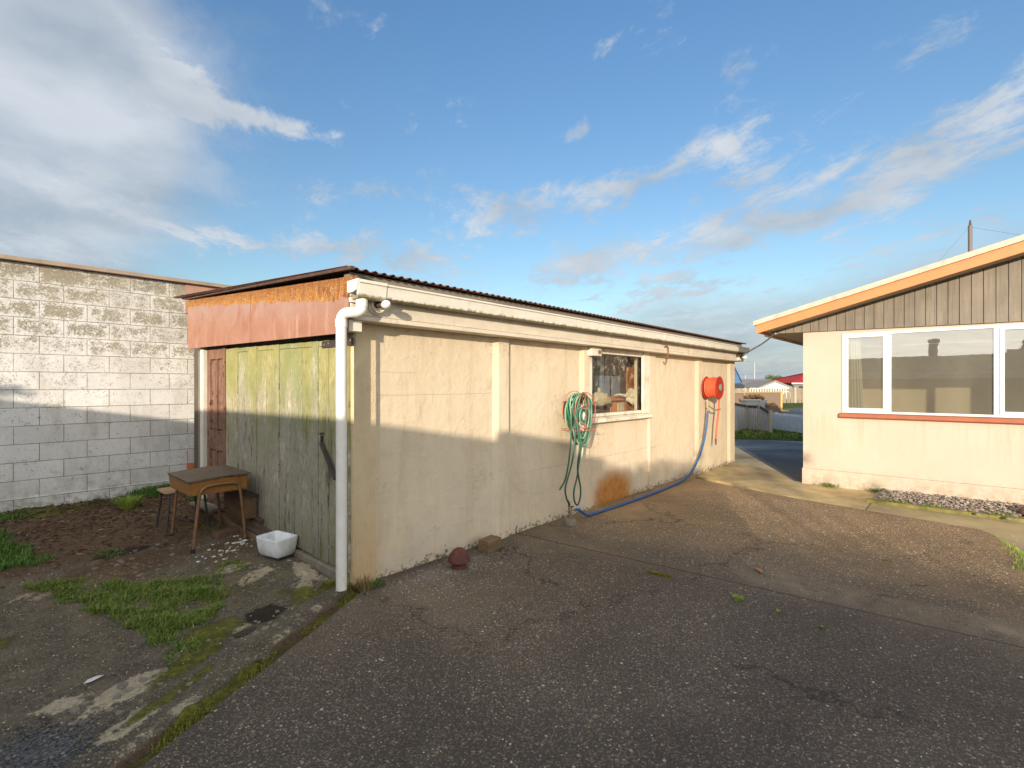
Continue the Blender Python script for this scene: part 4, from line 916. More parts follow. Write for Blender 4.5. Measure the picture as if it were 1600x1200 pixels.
G_PL = 'old boards stacked under the chest'
def plank(p, q, wd, th, label, mat=M_plank):
    d = Vector(q) - Vector(p); L = d.length; o_ = obj('plank', MB().box(-L / 2, -wd / 2, -th / 2, L / 2, wd / 2, th / 2), M_plank_x if mat is None else mat, bev=.004)
    o_.location = (Vector(p) + Vector(q)) / 2; o_.rotation_euler = (0, -math.atan2(d.z, math.hypot(d.x, d.y)), math.atan2(d.y, d.x)); return tag(o_, label, 'board', G_PL)
M_plankx = wood_mat('wet_plank_long', (.09, .055, .035), (.27, .17, .105), axis=0)
M_plankd = wood_mat('dark_wet_plank', (.045, .035, .028), (.14, .105, .08), axis=0)
plank((-.125, 2.95, .12), (-.095, 1.46, .075), .075, .085, 'long brown board lying on the soil beneath the chest, its side lit', M_plankx)
plank((-.035, 2.80, .16), (-.03, 1.62, .14), .07, .10, 'thick board against the door bottom, carrying the chest', M_plankx)
plank((-.18, 3.10, .175), (-.14, 2.50, .180), .13, .03, 'short pale split board on the far end of the pile', M_greywood)
plank((-.075, 1.80, .150), (-.065, 1.36, .135), .13, .028, 'flat dark board jutting out toward the white basin', M_plankd)
plank((-.07, 1.44, .105), (-.09, 1.24, .095), .12, .035, 'short dark offcut next to the white basin', M_plankd)
plank((-.03, 2.9, .225), (-.035, 1.60, .208), .05, .03, 'narrow dark strip of board pressed along the door', M_plankd)
o = tag(obj('brick', MB().box(-.11, -.052, 0, .11, .052, .07), M_brick, bev=.006, loc=(-.245, 1.90, .045)), 'dirty brown brick lying between the desk legs', 'brick'); o.rotation_euler = (R(3), 0, R(12))
ch = thing('wooden_chest', 'small dark wooden chest standing on boards against the green door', 'chest', (-.09, 1.98, .218), 0)
obj('chest_body', MB().box(-.08, -.235, .0, -.068, .235, .205).box(.058, -.235, .0, .07, .235, .205).box(-.0678, -.235, .0, .0578, -.222, .205).box(-.0678, .222, .0, .0578, .235, .205).box(-.0678, -.2218, .0, .0578, .2218, .012), M_chest, ch, bev=.003)
obj('chest_lid', MB().box(-.095, -.25, .207, .078, .02, .226).box(-.095, .022, .207, .078, .248, .224), M_chestlid, ch, bev=.003)
obj('batten', MB().box(-.05, -.1, .2275, .02, .06, .238), M_chestlid, ch)
obj('edge_strip', MB().box(-.086, -.241, .0, -.0655, -.2355, .205), M_chestlid, ch); obj('edge_strip', MB().box(.058, -.241, .0, .075, -.2355, .205), M_chestlid, ch)

bs = thing('stone_basin', 'white chipped stoneware basin left on the ground by the green door', 'basin', (-.150, .985, .07), R(12)); bs.scale = (.74, .74, .78)
def rrect(a, b, r, n=4):
    out = []
    for cx, cy, s0 in ((a - r, b - r, 0), (-a + r, b - r, 90), (-a + r, -b + r, 180), (a - r, -b + r, 270)):
        for k in range(n + 1): t = R(s0 + 90 * k / n); out.append((cx + r * math.cos(t), cy + r * math.sin(t)))
    return out
def shell(levels, c=(0, 0, 0)):
    m_ = MB(); n = len(levels[0][0]); vs = [(p[0] + c[0], p[1] + c[1], z + c[2]) for L_, z in levels for p in L_]; fs = []
    for i in range(len(levels) - 1):
        for k in range(n): fs.append((i * n + k, i * n + (k + 1) % n, (i + 1) * n + (k + 1) % n, (i + 1) * n + k))
    fs.append(tuple(range(n))); fs.append(tuple((len(levels) - 1) * n + k for k in range(n))); return m_.add(vs, fs)
lv = [(rrect(.105, .16, .03), 0), (rrect(.125, .185, .045), .03), (rrect(.135, .198, .045), .10), (rrect(.140, .203, .04), .170), (rrect(.142, .205, .04), .188), (rrect(.138, .201, .038), .196), (rrect(.122, .184, .034), .196), (rrect(.117, .179, .032), .188), (rrect(.108, .170, .03), .09), (rrect(.09, .145, .03), .035)]
obj('bowl', shell(lv), M_porc, bs, smooth=True)
obj('overflow_box', MB().prism([(-.05, .150), (.03, .150), (.035, .178), (-.055, .178)], .07, .197, 'Z'), M_porc, bs, bev=.004)
obj('waste_hole', MB().lathe([(.018, .0), (.018, -.006)], (0, -.02, .0415), 12), M_darkmetal, bs)
o = tag(obj('orange_board', MB().prism([(0, 0), (.27, 0), (.27, .13), (.20, .155), (.02, .175), (0, .16)], 0, .012, 'Y'), M_orange, bev=.002, loc=(-.03, 4.02, .33)), 'orange scrap board standing behind the desk by the block wall', 'board')
o2 = tag(obj('soil_box', MB().box(-.02, 0, 0, .26, .2, .20), M_conc, loc=(-.02, 3.98, .125), bev=.01), 'low concrete footing beneath the orange scrap board', 'footing')

# ------------------------------------------------------------ the painted block wall (neighbour's garage)
bw = thing('block_garage', 'whitewashed concrete block garage wall with dark lichen on its upper courses', 'garage')
obj('block_wall', MB().box(-8.0, 4.34, .10, .03, 4.50, 2.852).box(.03, 4.34, .10, 8.5, 4.50, 2.45), M_block, bw)
obj('footing', MB().box(-8.0, 4.322, -.1, 8.5, 4.50, .262), M_block, bw, bev=.01)
obj('barge_board', MB().box(.032, 4.32, 2.455, 8.5, 4.36, 2.875), plain('faded_pink_board', (.45, .27, .20), .7, .15, 8., dirt=(.30, .24, .2), dirtamt=.8), bw)
obj('capping', MB().prism([(4.26, 2.856), (4.56, 2.856), (4.56, 2.905), (4.262, 2.900)], -8.05, 8.5, 'X'), plain('capping_metal', (.34, .27, .20), .6, .12, 6., dirt=(.22, .10, .08), dirtamt=.6), bw)
rm = corr(-8.0, 8.5, 4.57, 9.0, 2.88, 2.70, .0762, .008, seg=6); obj('roof', rm, plain('dark_red_iron', (.15, .045, .04), .7, .2, 8.), bw, smooth=True)
obj('far_wall', MB().box(-8, 8.8, -.1, 8.5, 9, 3.2), M_block, bw)

# ------------------------------------------------------------ the house on the right
hs = thing('house', 'cream roughcast house with orange barge board and wide white window', 'house', (0, 0, 0))
HX, HY = 6.864, -1.484
def hp(name, mb, mat, **k): return obj(name, mb, mat, hs, **k)
wy0, wy1, wz0, wz1 = -2.0, -5.60, 1.095, 2.262
m = MB(); m.box(HX, wy0, .215, HX + .12, HY, 2.325); m.box(HX, -9.4, .215, HX + .12, wy1, 2.30); m.box(HX, wy1, .215, HX + .12, wy0, wz0); m.box(HX, wy1, wz1, HX + .12, wy0, 2.325)
m.box(HX + .1201, HY - .12, .215, 14, HY, 2.32)
hp('wall', m, M_house)
hp('plinth', MB().box(HX - .014, -9.41, -.09, HX + .12, HY + .014, .212).box(HX + .121, HY - .12, -.09, 14, HY + .014, .212), M_house, bev=.005)
hp('back_wall', MB().box(13.9, -9.4, -.09, 14.02, HY - .121, 2.3).box(HX + .1201, -9.4, -.09, 13.89, -9.28, 2.3), M_house)
slope = .262; zsoff = lambda y: 2.325 + .257 * (-.92 - y)
RY, EY = -5.46, -.92; rz = zsoff(RY)
# vertical board cladding on the gable
bxs = []; y = -1.137; m = MB()
while y > -9.8:
    y2 = y - .107; top1 = zsoff(y) if y > RY else rz - (RY - y) * .257; top2 = zsoff(y2) if y2 > RY else rz - (RY - y2) * .257
    zb_ = 2.332 - .0155 * (-y - 1.13); dx = rnd.uniform(0, .004)
    if min(top1, top2) > zb_ + .01: m.prism([(y, zb_), (y2, zb_ - .0016), (y2, top2 + .01), (y, top1 + .01)], HX - .034 - dx, HX - .012, 'X')
    y = y2 - .0068
hp('cladding', m, M_cladding)
hp('cladding_backing', MB().prism([(-1.12, 2.335), (-9.8, 2.30), (RY, rz + .01)], HX - .0115, HX - .002, 'X'), M_interior)
hp('soffit', MB().box(HX - .01, -1.483, 2.327, 14.3, -1.0, 2.345), M_soffit)
GX = HX - .42
def slab(dz0, dz1, xa, xb, ya=EY, extra=0): 
    return MB().prism([(ya, zsoff(ya) + dz0), (RY, rz + dz0), (2 * RY - ya, zsoff(ya) + dz0), (2 * RY - ya, zsoff(ya) + dz1), (RY, rz + dz1), (ya, zsoff(ya) + dz1)], xa, xb, 'X')
hp('verge_soffit', slab(.006, .022, GX + .031, HX - .0125, -1.0), M_soffit)
hp('barge_board', slab(-.012, .120, GX, GX + .03), M_barge, bev=.003)
hp('eave_fascia', MB().box(GX + .031, EY - .03, 2.325, 14.3, EY, 2.43), M_barge)
rf = hp('roof', slab(.122, .155, GX - .02, 14.35, EY + .03), M_metalroof)
obj('verge_flashing', slab(.121, .192, GX - .034, GX - .021, EY + .035), M_metalroof, rf)
obj('verge_flashing', slab(.157, .189, GX - .0205, GX + .16, EY + .035), M_metalroof, rf)
m = MB()
for k in range(30): xx = GX + .45 + k * .25; m.prism([(EY + .03, zsoff(EY) + .146), (RY, rz + .151), (RY, rz + .185), (EY + .03, zsoff(EY) + .18)], xx, xx + .03, 'X')
obj('roof_ribs', m, M_metalroof, rf)
hp('eave_gutter', MB().prism([(EY + .001, 2.335), (EY + .10, 2.335), (EY + .11, 2.42), (EY + .001, 2.42)], GX + .8, 14.2, 'X'), M_metalroof)
# window: one wide white aluminium unit in four lights
wn = hp('window', MB().box(HX - .022, wy1, wz1 - .034, HX + .05, wy0, wz1).box(HX - .022, wy1, wz0, HX + .05, wy0, wz0 + .028).box(HX - .022, wy0 - .03, wz0 + .0285, HX + .05, wy0, wz1 - .0345).box(HX - .022, wy1, wz0 + .0285, HX + .05, wy1 + .03, wz1 - .0345)
        .box(HX - .020, -2.580, wz0 + .0285, HX + .05, -2.525, wz1 - .0345).box(HX - .020, -3.672, wz0 + .0285, HX + .05, -3.618, wz1 - .0345).box(HX - .020, -5.03, wz0 + .0285, HX + .05, -4.97, wz1 - .0345), M_alu, bev=.003)
def sash(ya, yb): return obj('sash', MB().box(HX - .034, yb, 2.198, HX + .02, ya, 2.226).box(HX - .034, yb, 1.125, HX + .02, ya, 1.166).box(HX - .034, ya - .042, 1.1665, HX + .02, ya, 2.1975).box(HX - .034, yb, 1.1665, HX + .02, yb + .036, 2.1975), M_alu, wn, bev=.003)
sash(-2.031, -2.524); sash(-3.673, -4.969)
obj('pane', MB().box(HX + .000, -2.522, 1.14, HX + .004, -2.04, 2.21), M_glass, wn); obj('pane', MB().box(HX + .006, -3.618, wz0 + .02, HX + .010, -2.58, wz1 - .02), M_glass, wn)
obj('pane', MB().box(HX + .000, -4.95, 1.14, HX + .004, -3.69, 2.21), M_glass, wn); obj('pane', MB().box(HX + .006, -5.58, wz0 + .02, HX + .010, -5.03, wz1 - .02), M_glass, wn)
obj('sill', MB().prism([(HX + .03, 1.093), (HX - .055, 1.082), (HX - .062, 1.030), (HX - .04, 1.015), (HX + .03, 1.02)], -5.65, -1.965, 'Y'), M_sill, wn, bev=.004)
obj('head_trim', MB().box(HX - .008, wy1, wz1 + .001, HX - .001, wy0, 2.285), M_house, wn)
obj('stay', MB().lathe([(.006, 0), (.006, -.006)], (HX - .022, -2.012, 1.63), 8, 'X'), M_darkmetal, wn)
# the room behind
hp('room_lining', MB().box(7.0, -7.2, .3, 10.9, -7.15, 2.32).box(10.9, -7.2, .3, 10.95, HY - .13, 2.32).box(7.0, -1.66, .3, 10.89, -1.62, 2.32), M_room)
hp('room_ceiling', MB().box(6.99, -7.2, 2.33, 10.95, -1.62, 2.345), M_soffit)
hp('room_floor', MB().box(6.99, -7.2, .25, 10.95, -1.62, .29), plain('carpet', (.20, .15, .10), .95, .1, 6.))
m = MB(); pts = []
for k in range(25): yy = -2.075 - k * .0065; pts.append((6.985 + .022 * math.sin(k * 1.15), yy))
vs = []; 
for z_, sc in ((1.0, 1.15), (1.3, 1.05), (1.7, .95), (2.24, .8)): vs += [(p[0], -2.07 + (p[1] + 2.07) * sc, z_) for p in pts]
fs = [(i * 25 + k, i * 25 + k + 1, (i + 1) * 25 + k + 1, (i + 1) * 25 + k) for i in range(3) for k in range(24)]
o = obj('curtain', m.add(vs, fs), M_curtain, smooth=True); sd = o.modifiers.new('thick', 'SOLIDIFY'); sd.thickness = .003
tag(o, 'pale gathered curtain at the left edge inside the house window', 'curtain')
# mast on the roof with guys
ms = thing('roof_mast', 'grey steel mast with thin guy wires standing on the house roof', 'mast', (10.35, -3.43, 0))
zr = zsoff(-3.43) + .15
obj('pole', MB().tube([(0, 0, zr), (-.03, 0, 4.40)], .032, 12), plain('mast_grey', (.17, .14, .125), .6, .1, 8.), ms, smooth=True)
obj('tip', MB().tube([(-.03, 0, 4.38), (-.03, 0, 4.42), (-.03, 0, 4.50)], [.034, .018, .010], 8), M_darkmetal, ms, smooth=True)
obj('guy_wire', MB().tube([(-.03, .03, 4.36), (-.35, 1.1, zsoff(-2.33) + .16)], .002, 5), M_darkmetal, ms)
obj('guy_wire', MB().tube([(-.03, -.03, 4.36), (.3, -1.9, zsoff(-5.33) + .16)], .002, 5), M_darkmetal, ms)

# ------------------------------------------------------------ seen through the shed window
tag(obj('workbench', MB().box(3.3, .22, 1.06, 5.6, .8, 1.10).box(3.3, .3, .03, 3.36, .36, 1.06).box(5.5, .3, .03, 5.56, .36, 1.06), M_chest), 'dim workbench just inside the shed window', 'workbench')
tag(obj('sack', MB().blob((3.62, .17, 1.325), (.21, .075, .095), 9, .35, 3, 2.).blob((3.60, .17, 1.43), (.03, .02, .045), 3, .3, 2), M_sack, smooth=True), 'grey-cream stuffed sack on the left behind the shed window', 'sack')
m = MB().blob((4.56, .19, 1.34), (.20, .08, .115), 5, .35, 3, 2.2).tube(bez([(4.02, .19, 1.362), (4.15, .19, 1.372), (4.3, .19, 1.355), (4.45, .19, 1.35)], 5), [.008 + .0016 * k for k in range(16)], 8).blob((4.64, .17, 1.43), (.09, .05, .055), 8, .4, 2)
tag(obj('cloth_bundle', m, M_cloth if False else plain('cream_cotton', (.74, .66, .48), .9, .08, 14., bump=.6), smooth=True), 'cream knotted cloth bundle on the right behind the shed window', 'cloth')
tag(obj('shelf_rail', MB().box(3.95, .30, 1.285, 4.66, .34, 1.345), M_orangewood), 'orange-brown wooden rail between the two bundles in the shed window', 'rail')
tag(obj('slat_panel', MB().box(4.14, .31, 1.10, 4.64, .33, 1.26), M_orangewood), 'orange-brown board low in the shed window under the rail', 'board')
tag(obj('sheet_stack', MB().box(4.30, .30, 1.12, 4.48, .309, 1.25), M_sack), 'pale card leaning on the orange board in the shed window', 'card')
tag(obj('blue_sheet', MB().box(4.02, .50, 1.12, 4.41, .52, 1.64), M_blue), 'wider blue-grey sheet leaning inside the shed window', 'sheet')
tag(obj('blue_sheet', MB().box(4.44, .47, 1.12, 4.66, .49, 1.635), M_blue), 'narrow blue-grey sheet right of the wider one inside the shed', 'sheet')
tag(obj('orange_plank', MB().prism([(4.66, 1.11), (4.885, 1.11), (4.885, 1.74), (4.80, 1.82), (4.74, 1.76), (4.70, 1.83), (4.66, 1.74)], .35, .37, 'Y'), M_orangewood), 'orange board with a broken top inside the shed window', 'plank')
tag(obj('yellow_plank', MB().box(4.72, .22, 1.11, 5.20, .25, 1.90), M_yellowwood), 'mustard yellow board at the right edge inside the shed window', 'plank')

# ------------------------------------------------------------ beyond the passage
def frame(px_depth_a, px_depth_b):             # two surveyed ground points -> rotation and length
    a, b = Vector(px_depth_a), Vector(px_depth_b); d = b - a; return a, math.atan2(d.y, d.x), d.length
def survey(px, dep): lx = (px - 800) / 773.; return (CAM[0] + dep * (math.cos(hd) + lx * math.sin(hd)), CAM[1] + dep * (math.sin(hd) - lx * math.cos(hd)))
def at(px, dep, z=0): x, y = survey(px, dep); return (x, y, z)
M_zinc = plain('dull_corrugated_zinc', (.46, .45, .44), .5, .15, 3., metal=.1, dirt=(.20, .17, .15), dirtamt=.5)
M_post = plain('weathered_post', (.42, .37, .30), .85, .2, 12.)
M_picket = plain('blue_grey_picket_paint', (.50, .56, .63), .6, .1, 6.)
M_tan = plain('tan_fence_board', (.27, .225, .165), .8, .12, 2.)
# picket fence
a, rz_, L = frame(survey(1208, 16.9), survey(1290, 14.4))
pf = thing('picket_fence', 'low blue-grey picket fence closing the gap beside the house', 'fence', (a.x, a.y, -.02), rz_)
n = 34
for k in range(n):
    xx = k * L / n; obj('picket', MB().prism([(xx, .03), (xx + .055, .03), (xx + .055, .53), (xx + .0275, .59), (xx, .53)], -.012, .008, 'Y'), M_picket, pf)
obj('rail', MB().box(0, .009, .12, L, .04, .17), M_picket, pf); obj('rail', MB().box(0, .009, .40, L, .04, .46), M_picket, pf)
for xx in (0, L * .62): obj('post', MB().box(xx, .041, -.05, xx + .09, .12, .60), M_picket, pf)
# zig-zag corrugated fence
zf = thing('iron_fence', 'low corrugated iron fence with round posts and dark capping', 'fence', at(1166, 17.0, -.02))
O = Vector(at(1166, 17.0, -.02))
def cpanel(pa, pb, za, zb_, name='panel'):
    a_, b_ = Vector(pa) - O, Vector(pb) - O; d = b_ - a_; L_ = d.length; nrm = Vector((-d.y, d.x, 0)).normalized(); n_ = int(L_ / .076 * 6); vs = []; 
    for i in range(n_ + 1):
        p = a_ + d * (i / n_) + nrm * .012 * math.cos(i * 6.2832 / 6); zt = za + (zb_ - za) * i / n_; vs += [(p.x, p.y, .0), (p.x, p.y, zt)]
    vs2 = [(x + nrm.x * .004, y + nrm.y * .004, z) for x, y, z in vs]; o_ = len(vs); f = []
    for i in range(n_): f += [(2 * i, 2 * i + 2, 2 * i + 3, 2 * i + 1), (o_ + 2 * i + 1, o_ + 2 * i + 3, o_ + 2 * i + 2, o_ + 2 * i), (2 * i + 1, 2 * i + 3, o_ + 2 * i + 3, o_ + 2 * i + 1)]
    obj(name, MB().add(vs + vs2, f), M_zinc, zf, smooth=True)
    q = [(a_.x, a_.y, za), (b_.x, b_.y, zb_)]; obj('capping', MB().bar(q[0], q[1], .05, .07), M_darkmetal, zf)
P0, P1, P2, P3 = at(1120, 15.2), at(1166, 17.0), at(1187, 16.6), at(1204, 15.8)
cpanel(P0, P1, 1.06, .80); cpanel(P1, P2, .80, .80); cpanel(P2, P3, .80, .62)
for p, zt in ((P1, .90), (P2, .90), (P3, .72)): q = Vector(p) - O; obj('post', MB().tube([(q.x, q.y - .0, -.1), (q.x, q.y, zt)], .06, 10), M_post, zf, smooth=True)
# firewood bin behind it
a, rz_, L = frame(survey(1158, 18.6), survey(1188, 18.2))
fb = thing('firewood_bin', 'pale corrugated bin heaped with split firewood behind the iron fence', 'bin', (a.x, a.y, 0), rz_)
obj('bin_wall', corr(0, L, -.02, .0, .62, .62, .09, .01) if False else MB().box(0, 0, 0, L, .04, .93).box(0, .0401, 0, .04, 1.2, .93).box(L - .04, .0401, 0, L, 1.2, .93), M_zinc, fb)
obj('rim', MB().box(-.02, -.03, .931, L + .02, .05, .985), M_white, fb)
M_fw = wood_mat('split_firewood', (.28, .12, .05), (.55, .30, .12), axis=0)
G_FW = 'split logs heaped behind the iron fence'
lg0 = obj('log', MB().prism([(0, -.05), (.06, 0), (.01, .06), (-.05, .02)], -.2, .2, 'X'), M_fw)
tag(lg0, 'split orange-brown log on the firewood heap', 'log', G_FW)
for k in range(46):
    o = lg0 if k == 0 else lg0.copy()
    if k: COL.objects.link(o)
    t = rnd.random(); x_, y_ = survey(1162 + 46 * t, 18.9 + rnd.random() * .9)
    o.location = (x_, y_, .80 + .30 * rnd.random() * (1 - abs(t - .3)) - .18 * (t > .55)); o.rotation_euler = (rnd.random() * 6, rnd.uniform(-.5, .5), rnd.random() * 6)
tag(obj('ash_mound', MB().blob(at(1186, 19.4, .45), (.55, .8, .42), 2, .3, 2), M_debris), 'dark mound under the firewood heap behind the iron fence', 'mound')
# brown mesh screen in a yellow timber frame
a, rz_, L = frame(survey(1148, 28.3), survey(1222, 29.3))
sc = thing('framed_screen', 'long brown mesh screen in a yellow timber frame standing by the road', 'screen', (a.x, a.y, -.03), rz_)
obj('mesh_panel', MB().box(.05, 0, .12, L - .05, .03, 1.10), plain('brown_mesh', (.20, .145, .105), .9, .12, 10.), sc)
obj('top_rail', MB().box(0, -.03, 1.101, L, .06, 1.17), plain('tan_rail', (.42, .30, .16), .7), sc)
M_yel = plain('yellow_frame_paint', (.70, .48, .16), .6, .08)
obj('post', MB().box(L - .10, -.03, 0, L, .06, 1.10), M_yel, sc); obj('bottom_rail', MB().box(L * .55, -.03, .05, L - .101, .05, .119), M_yel, sc); obj('foot', MB().box(L - .6, -.25, 0, L + .3, .25, .05), M_yel, sc)
obj('post', MB().box(L * .18, -.03, 0, L * .18 + .08, .06, 1.10), plain('pink_post', (.45, .32, .25), .7), sc)
# far board fence
a, rz_, L = frame(survey(1120, 41), survey(1300, 44))
ff = thing('board_fence', 'tall tan board fence running across behind the road', 'fence', (a.x, a.y, -.05), rz_)
m = MB(); k = 0; xx = 0
while xx < L: m.box(xx, -.03 * (k % 2), 0, xx + .17, .02 - .03 * (k % 2), 1.30); xx += .20; k += 1
obj('boards', m, M_tan, ff); obj('fence_rail', MB().box(0, .021, .3, L, .07, .4).box(0, .021, 1.0, L, .07, 1.1), M_tan, ff)
for t in (.22, .65): obj('post', MB().box(L * t, -.12, 0, L * t + .2, -.031, 1.34), M_post, ff)
tag(obj('white_rail_fence', MB().box(0, 0, 1.02, 3.6, .04, 1.08).box(0, 0, .75, 3.6, .04, .80), M_white), 'short white railing in front of the far tan fence', 'railing'); bpy.context.view_layer.update()
o = bpy.data.objects['white_rail_fence']; q = survey(1172, 38); o.location = (q[0], q[1], .22); o.rotation_euler = (0, 0, rz_)
m = MB(); [m.box(k * .24, .041, .60, k * .24 + .09, .06, 1.02) for k in range(15)]; obj('baluster', m, M_white, o)
# far houses
def gable_house(name, label, pxa, pxb, dep, eave, ridge, wall, roof, ridge_along=True, back=6., wins=(), cat='house', over=.3):
    a_, rz2, L_ = frame(survey(pxa, dep), survey(pxb, dep)); t_ = thing(name, label, cat, (a_.x, a_.y, -.1), rz2)
    if ridge_along:
        obj('wall', MB().box(0, 0, 0, L_, back, eave), wall, t_)
        obj('roof', MB().prism([(-over, eave - .02), (back / 2, ridge), (back + over, eave - .02), (back / 2, ridge + .12)] if False else [(-over, eave), (back + over, eave), (back / 2, ridge)], -over, L_ + over, 'X'), roof, t_)
    else:
        obj('wall', MB().prism([(0, 0), (L_, 0), (L_, eave), (L_ / 2, ridge), (0, eave)], 0, back, 'Y'), wall, t_)
        obj('roof', MB().prism([(-over, eave - .05), (L_ / 2, ridge + .03), (L_ + over, eave - .05), (L_ + over, eave + .13), (L_ / 2, ridge + .22), (-over, eave + .13)], -over, back, 'Y'), roof, t_)
    for (xa, xb, za, zb2, mt) in wins: w_ = obj('window', MB().box(xa * L_, -.06, za, xb * L_, -.001, zb2), mt, t_)
    return t_
M_gr = plain('grey_tiles', (.26, .24, .22), .8, .08, 1.); M_wl = plain('far_white_wall', (.78, .77, .74), .6, .03, 1.); M_rr = plain('red_iron', (.42, .028, .022), .95, .08, 1.); M_br = plain('blue_iron', (.06, .14, .27), .5, .1, 1.); M_dkglass = plain('dark_window', (.05, .055, .06), .2, .1, 2.)
M_pk = plain('pinkish_wall', (.56, .42, .33), .7, .06, 1.); M_dkr = plain('charcoal_roof', (.07, .075, .09), .7, .1, 1.); M_tandoor = plain('tan_garage_door', (.35, .29, .22), .7, .05, 1.); M_gw = plain('grey_green_wall', (.22, .22, .20), .7, .06, 1.)
gable_house('long_house', 'long low house with a grey tiled roof beyond the fence', 1160, 1246, 62, 1.5, 2.42, M_pk, M_gr, True, 8, [(.05, .13, .5, 1.3, M_dkglass), (.16, .22, .6, 1.2, M_dkglass)])
gable_house('white_garage', 'white gabled garage with a tan door in front of the grey roof', 1187, 1235, 55, 1.28, 1.93, M_wl, M_gr, False, 5, [(.18, .82, .0, 1.18, M_tandoor)], 'garage', .15)
a, rz2, L = frame(survey(1240, 57), survey(1330, 57)); rh = thing('red_house', 'house with a red iron roof at the right behind the fence', 'house', (a.x, a.y, -.1), rz2)
obj('wall', MB().box(0, 0, 0, L, 8, 1.85), M_gw, rh); obj('window', MB().box(.6, -.06, .6, 1.7, -.001, 1.5), M_dkglass, rh)
obj('roof', MB().add([(-.5, -.5, 1.86), (L + .5, -.5, 1.86), (L + .5, 8.5, 1.86), (-.5, 8.5, 1.86), (4.2, 4, 3.15), (L - 3, 4, 3.15)], [(0, 1, 5, 4), (2, 3, 4, 5), (3, 0, 4), (1, 2, 5), (3, 2, 1, 0)]), M_rr, rh)
obj('eave', MB().box(-.5, -.53, 1.74, L + .5, -.501, 1.88), M_wl, rh)
gable_house('blue_house', 'house with a steep blue roof at the left behind the fence', 1108, 1158, 60, 2.0, 6.0, M_br, M_br, False, 8, [(.0, 1., .9, 1.75, M_wl)], over=.1)
gable_house('dark_roof_house', 'small house with a charcoal roof beside the blue one', 1153, 1166, 58, 1.25, 1.98, M_wl, M_dkr, True, 5, [(.2, .4, .4, 1.0, M_dkglass)])
for pxx, dep, hgt, lb in ((1179, 78, 5.2, 'taller thin pale lamp post above the grey roof'), (1164.5, 86, 3.4, 'shorter lamp post left of the taller one')):
    lp = thing('lamp_post', lb, 'lamp post', at(pxx, dep, -.1), group='lamp posts on the far street')
    obj('pole', MB().tube([(0, 0, 0), (0, 0, hgt)], [.10, .06], 8), M_galv, lp, smooth=True); obj('arm', MB().tube([(0, 0, hgt), (-.3, .3, hgt + .15), (-.9, .9, hgt + .15)], .05, 6), M_galv, lp); obj('lamp_head', MB().box(-1.3, .7, hgt + .1, -.8, 1.1, hgt + .22), M_galv, lp)
#--PART4--
# ------------------------------------------------------------ vegetation
def leafball(mb, c, r, n, size, rr, flat=.0, hollow=.25):
    for _ in range(n):
        while True:
            d = Vector((rr.uniform(-1, 1), rr.uniform(-1, 1), rr.uniform(-1, 1)))
            if hollow < d.length < 1: break
        p = Vector((c[0] + d.x * r[0], c[1] + d.y * r[1], c[2] + d.z * r[2])); s = size * rr.uniform(.6, 1.3)
        u = Vector((rr.gauss(0, 1), rr.gauss(0, 1), rr.gauss(0, 1))).normalized(); v = u.orthogonal().normalized(); v = (v + u.cross(v) * rr.uniform(-1, 1)).normalized()
        mb.add([p, p + u * s * .5 + v * s * .28, p + u * s, p + u * s * .5 - v * s * .28], [(0, 1, 2, 3)])
    return mb
def blade(mb, x, y, z, h, lean, ang_, w_):
    c, s_ = math.cos(ang_), math.sin(ang_); px_, py_ = -s_ * w_ / 2, c * w_ / 2
    m1 = (x + c * lean * .35, y + s_ * lean * .35, z + h * .62); m2 = (x + c * lean, y + s_ * lean, z + h * (1 - .25 * min(1, lean / max(h, .001))))
    mb.add([(x - px_, y - py_, z), (x + px_, y + py_, z), (m1[0] + px_ * .8, m1[1] + py_ * .8, m1[2]), (m1[0] - px_ * .8, m1[1] - py_ * .8, m1[2]), m2], [(0, 1, 2, 3), (3, 2, 4)])
def inpoly(x, y, P):
    r_ = False; j = len(P) - 1
    for i in range(len(P)):
        if (P[i][1] > y) != (P[j][1] > y) and x < (P[j][0] - P[i][0]) * (y - P[i][1]) / (P[j][1] - P[i][1]) + P[i][0]: r_ = not r_
        j = i
    return r_
gp = [(-1.62, 1.78), (-1.45, 1.72), (-1.2, 1.50), (-.949, 1.20), (-.68, 1.02), (-.58, .80), (-.70, .50), (-.86, .25), (-1.0, .0), (-1.13, -.26), (-1.20, -.26), (-1.18, .10), (-1.25, .45), (-1.33, .80), (-1.42, 1.15), (-1.56, 1.55)]
gr = random.Random(5); m = MB(); cnt = 0
while cnt < 17500:
    x, y = gr.uniform(-1.75, -.5), gr.uniform(-.35, 1.9)
    nz = mnoise.noise(Vector((x * 5, y * 5, 1))); 
    if not inpoly(x + .09 * mnoise.noise(Vector((x * 9, y * 9, 4))), y + .09 * mnoise.noise(Vector((x * 9, y * 9, 8))), gp): continue
    if gr.random() > .72 + nz * 1.1: continue
    if (y < .2 or x > -.75) and gr.random() < .35 + .5 * (mnoise.noise(Vector((x * 14, y * 14, 6))) > 0): continue
    cnt += 1; h = gr.uniform(.012, .042) * (1 + nz * 1.2); blade(m, x, y, yz(x, y) - .004, h, gr.uniform(.012, .05), gr.uniform(0, 6.28), gr.uniform(.003, .006))
for _ in range(900):
    x, y = gr.uniform(-.60, -.38), gr.uniform(.88, 1.2)
    if mnoise.noise(Vector((x * 9, y * 9, 1))) > -.05: blade(m, x, y, yz(x, y) - .004, gr.uniform(.012, .035), gr.uniform(.008, .03), gr.uniform(0, 6.28), .004)
tag(obj('grass', m, M_grass), 'patch of short green grass growing over the old concrete', 'grass', kind='stuff')
